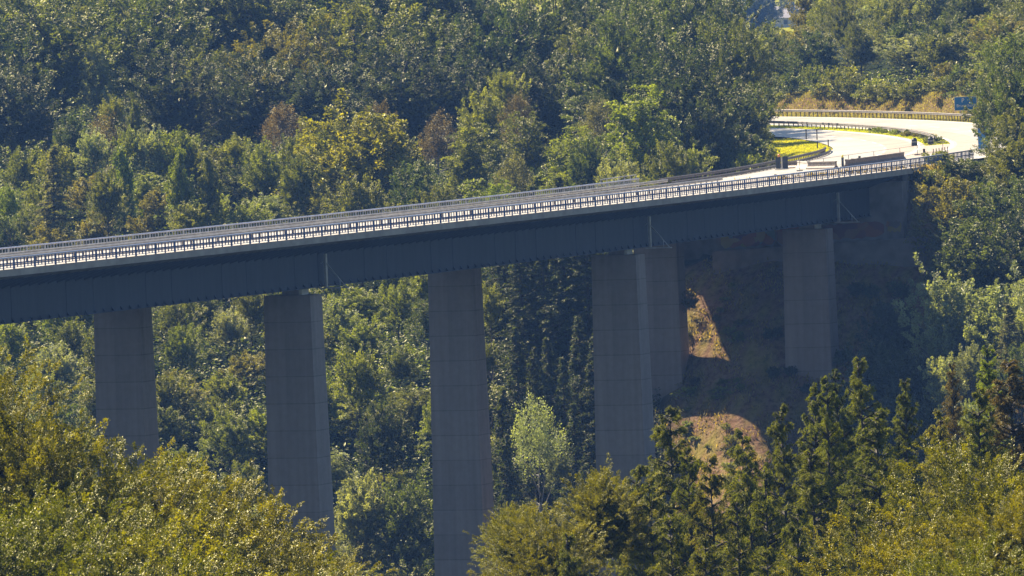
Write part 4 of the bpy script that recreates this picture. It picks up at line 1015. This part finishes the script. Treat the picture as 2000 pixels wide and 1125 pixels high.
leaf_cover('undergrowth', 'undergrowth coloured dark for the shade of the ravine behind the middle piers', 'undergrowth', ux, uy, terrain(ux, uy), .42, 1.6, (.020, .030, .018))  # tint darker than the other undergrowth, the ravine's shade put into the colour
n = 60000
s_ = R.uniform(S_TIP, 560, n); w_ = R.uniform(13.1, 15.9, n)
x_ = np.interp(s_, PS, PX) - w_ * np.cos(np.interp(s_, PS, PH)); y_ = np.interp(s_, PS, PY) + w_ * np.sin(np.interp(s_, PS, PH))
leaf_cover('grass', 'bright yellow-green grass on the median', 'grass', x_, y_, -SUPER * w_ - .15, .28, .12, (.31, .37, .03), up=2.0, ratio=.25)
n = 70000
s_ = R.uniform(262, 400, n); w_ = np.interp(s_, [S_AB, 285, 300, 340, 400, 620], [30.0, 30.0, 29.4, 26.4, 24.6, 24.6]) + R.uniform(.1, 7, n)
x_ = np.interp(s_, PS, PX) - w_ * np.cos(np.interp(s_, PS, PH)); y_ = np.interp(s_, PS, PY) + w_ * np.sin(np.interp(s_, PS, PH))
leaf_cover('grass', 'sunlit yellow grass on the bank inside the bend', 'grass', x_, y_, terrain(x_, y_), .3, .12, (.30, .33, .03), up=2.0, ratio=.25)
n = 110000
s_ = R.uniform(S_AB + 50, 560, n); w_ = R.uniform(-9, -.5, n)
x_ = np.interp(s_, PS, PX) - w_ * np.cos(np.interp(s_, PS, PH)); y_ = np.interp(s_, PS, PY) + w_ * np.sin(np.interp(s_, PS, PH))
leaf_cover('dry_grass', 'dry brown grass on the bank above the long guardrail', 'grass', x_, y_, terrain(x_, y_), .35, .18, (.18, .18, .09), up=2.0, ratio=.22)
n = 60000
x_ = R.uniform(12, 62, n); y_ = R.uniform(862, 918, n); k = (np.sin(x_ * 1.7 + y_ * .6) + np.sin(y_ * 1.1) + R.normal(size=n) * .5) > .1
x_, y_ = x_[k], y_[k]
leaf_cover('scrub', 'dry brown and yellow weeds on the steep slope under the bridge', 'weeds', x_, y_, terrain(x_, y_), .38, .6, (.17, .145, .07), up=1.2, ratio=.35)

# ------------------------------------------------------------ labels that single trees out
def region(px, py, y, z, H):
    mid = py + 40
    deck = 505 - .118 * px
    def col(edges, names):
        for e, n_ in zip(edges, names):
            if px < e: return n_
        return names[-1]
    if y > 2000: return 'far off beside the distant pale-roofed house'
    if y < 470:
        if px < 800:
            r_ = 'on the skyline' if y > 360 else ('halfway down' if y > 330 else 'at the very bottom')
            return r_ + ' of the near left wood'
        return col((1150, 1400, 1560, 1700, 1850, 2200), ['in the foreground below the tallest pier', 'in the foreground before the middle piers', 'in the foreground below the sunlit slope', 'in the foreground left of the last pier', 'in the foreground right of the last pier', 'in the lower right corner'])
    if 1460 < px < 2060 and py < 190 and y > 1060: 
        return col((1560, 1640, 1720, 1800, 1880, 2200), ['above the far end of the road', 'above the left part of the long guardrail', 'above the middle of the long guardrail', 'above the overgrown median', 'left above the blue parking sign', 'above the blue parking sign'])
    if px > 1640: return 'beside the right end of the bridge' if mid < 470 else 'on the shaded slope'
    if mid < deck:
        r_ = 'in the top row' if py < 60 else ('in the dark upper wood' if py < 175 else ('below the dark wood' if py < 262 else ('in the sunlit thicket' if py < 345 else 'just above the bridge railing')))
        c_ = col((170, 340, 520, 700, 880, 1060, 1250, 1400, 1700), ['at the far left', 'above the first pier', 'left above the second pier', 'right above the second pier', 'left above the tallest pier', 'right above the tallest pier', 'above the middle piers', 'right of the middle piers', 'beside the road bend'])
        return r_ + ' ' + c_
    c_ = col((190, 310, 520, 640, 850, 960, 1160, 1330, 1700), ['left of the first pier', 'behind the first pier', 'between first and second pier', 'behind the second pier', 'between second and tallest pier', 'behind the tallest pier', 'between tallest and middle piers', 'behind the middle piers', 'on the sunlit slope'])
    r_ = '' if py > 560 else 'just under the girder '
    if py > 720: r_ = 'low down '
    return r_ + c_
ORD = ['', 'second', 'third', 'fourth', 'fifth', 'sixth', 'seventh', 'eighth', 'ninth', 'tenth', 'eleventh', 'twelfth']
cells = {}
for t in TREES:
    root, kind, tint, px, py, z, H, W = t
    cells.setdefault((KIND[kind][1], WORD[tint], region(px, py, root.location.y, z, H), KIND[kind][2]), []).append(t)
for (adj, wd_, reg_, cat), L_ in cells.items():
    L_.sort(key=lambda t: t[3])
    for i, t in enumerate(L_):
        noun = cat if 'conifer' in adj or 'spruce' in adj else cat
        if adj.endswith('conifer') or adj.endswith('spruce'): noun = ''
        base = ' '.join(('%s %s %s' % (wd_, adj, noun)).split())
        if len(L_) == 1: lab = base + ' ' + reg_
        elif i == 0: lab = 'leftmost ' + base + ' ' + reg_
        elif i == len(L_) - 1: lab = 'rightmost ' + base + ' ' + reg_
        else: lab = ORD[min(i, 11)] + ' ' + base + ' from left ' + reg_
        tag(t[0], lab, cat, 'shrubs on the banks and slopes' if cat == 'shrub' else ('near trees in the foreground' if t[0].location.y < 470 else 'trees of the valley wood'))

# ------------------------------------------------------------ haze
HAZE = 0.000056
hb = MB(); hb.box((0, 3200, -30), (8200, 7800, 200))
zmin = float(gv[:, 2].min()) - 1; zmax = 62.0
hb = MB(); hb.box((0, 3200, (zmin + zmax) / 2), (8200, 7800, zmax - zmin))
hm, nt, out = new_mat('haze_air')
pv = N(nt, 'ShaderNodeVolumePrincipled', Density=HAZE, Anisotropy=.35); pv.inputs['Color'].default_value = (.20, .42, 1.0, 1)
L(nt, pv.outputs[0], out.inputs['Volume'])
hz = hb.build('haze', hm); tag(hz, 'thin blue summer haze filling the valley', 'haze', kind='stuff')

# ------------------------------------------------------------ light, sky, camera
SUN_AZ = math.radians(-40)           # from +Y towards +X
SUN_EL = math.radians(45)
w = bpy.data.worlds.new('World'); sc.world = w; w.use_nodes = True; nt = w.node_tree; nt.nodes.clear()
sky = nt.nodes.new('ShaderNodeTexSky'); sky.sky_type = 'NISHITA'; sky.sun_disc = False; sky.sun_elevation = SUN_EL; sky.sun_rotation = SUN_AZ
sky.air_density = 1.0; sky.dust_density = .6; sky.ozone_density = 1.6
bg = nt.nodes.new('ShaderNodeBackground'); bg.inputs[1].default_value = .05
wo = nt.nodes.new('ShaderNodeOutputWorld'); nt.links.new(sky.outputs[0], bg.inputs[0]); nt.links.new(bg.outputs[0], wo.inputs[0])
sd = Vector((math.sin(SUN_AZ) * math.cos(SUN_EL), math.cos(SUN_AZ) * math.cos(SUN_EL), math.sin(SUN_EL)))
sun = bpy.data.lights.new('sun', 'SUN'); sun.energy = 5.0; sun.angle = math.radians(.5); sun.color = (1.0, .87, .66)
so = bpy.data.objects.new('sun', sun); COL.objects.link(so); so.rotation_euler = sd.to_track_quat('Z', 'Y').to_euler(); so.location = (0, 600, 300)

cam = bpy.data.cameras.new('camera'); co = bpy.data.objects.new('camera', cam); COL.objects.link(co); sc.camera = co
cam.sensor_width = 36; cam.lens = 36 * F / 2000; cam.clip_start = 1; cam.clip_end = 12000
f_ = Vector((0, cp, -sp)); u_ = Vector((0, sp, cp)); r_ = Vector((1, 0, 0))
X_ = r_ * cr - u_ * sr; Y_ = u_ * cr + r_ * sr
co.matrix_world = Matrix(((X_.x, Y_.x, -f_.x, 0), (X_.y, Y_.y, -f_.y, 0), (X_.z, Y_.z, -f_.z, EYE), (0, 0, 0, 1)))

vs = sc.view_settings; vs.view_transform = 'Standard'; vs.look = 'None'; vs.gamma = 1; vs.exposure = 1.4
cy = sc.cycles; cy.max_bounces = 6; cy.diffuse_bounces = 1; cy.glossy_bounces = 2; cy.transmission_bounces = 3; cy.volume_bounces = 0
cy.use_denoising = True; cy.caustics_reflective = False; cy.caustics_refractive = False
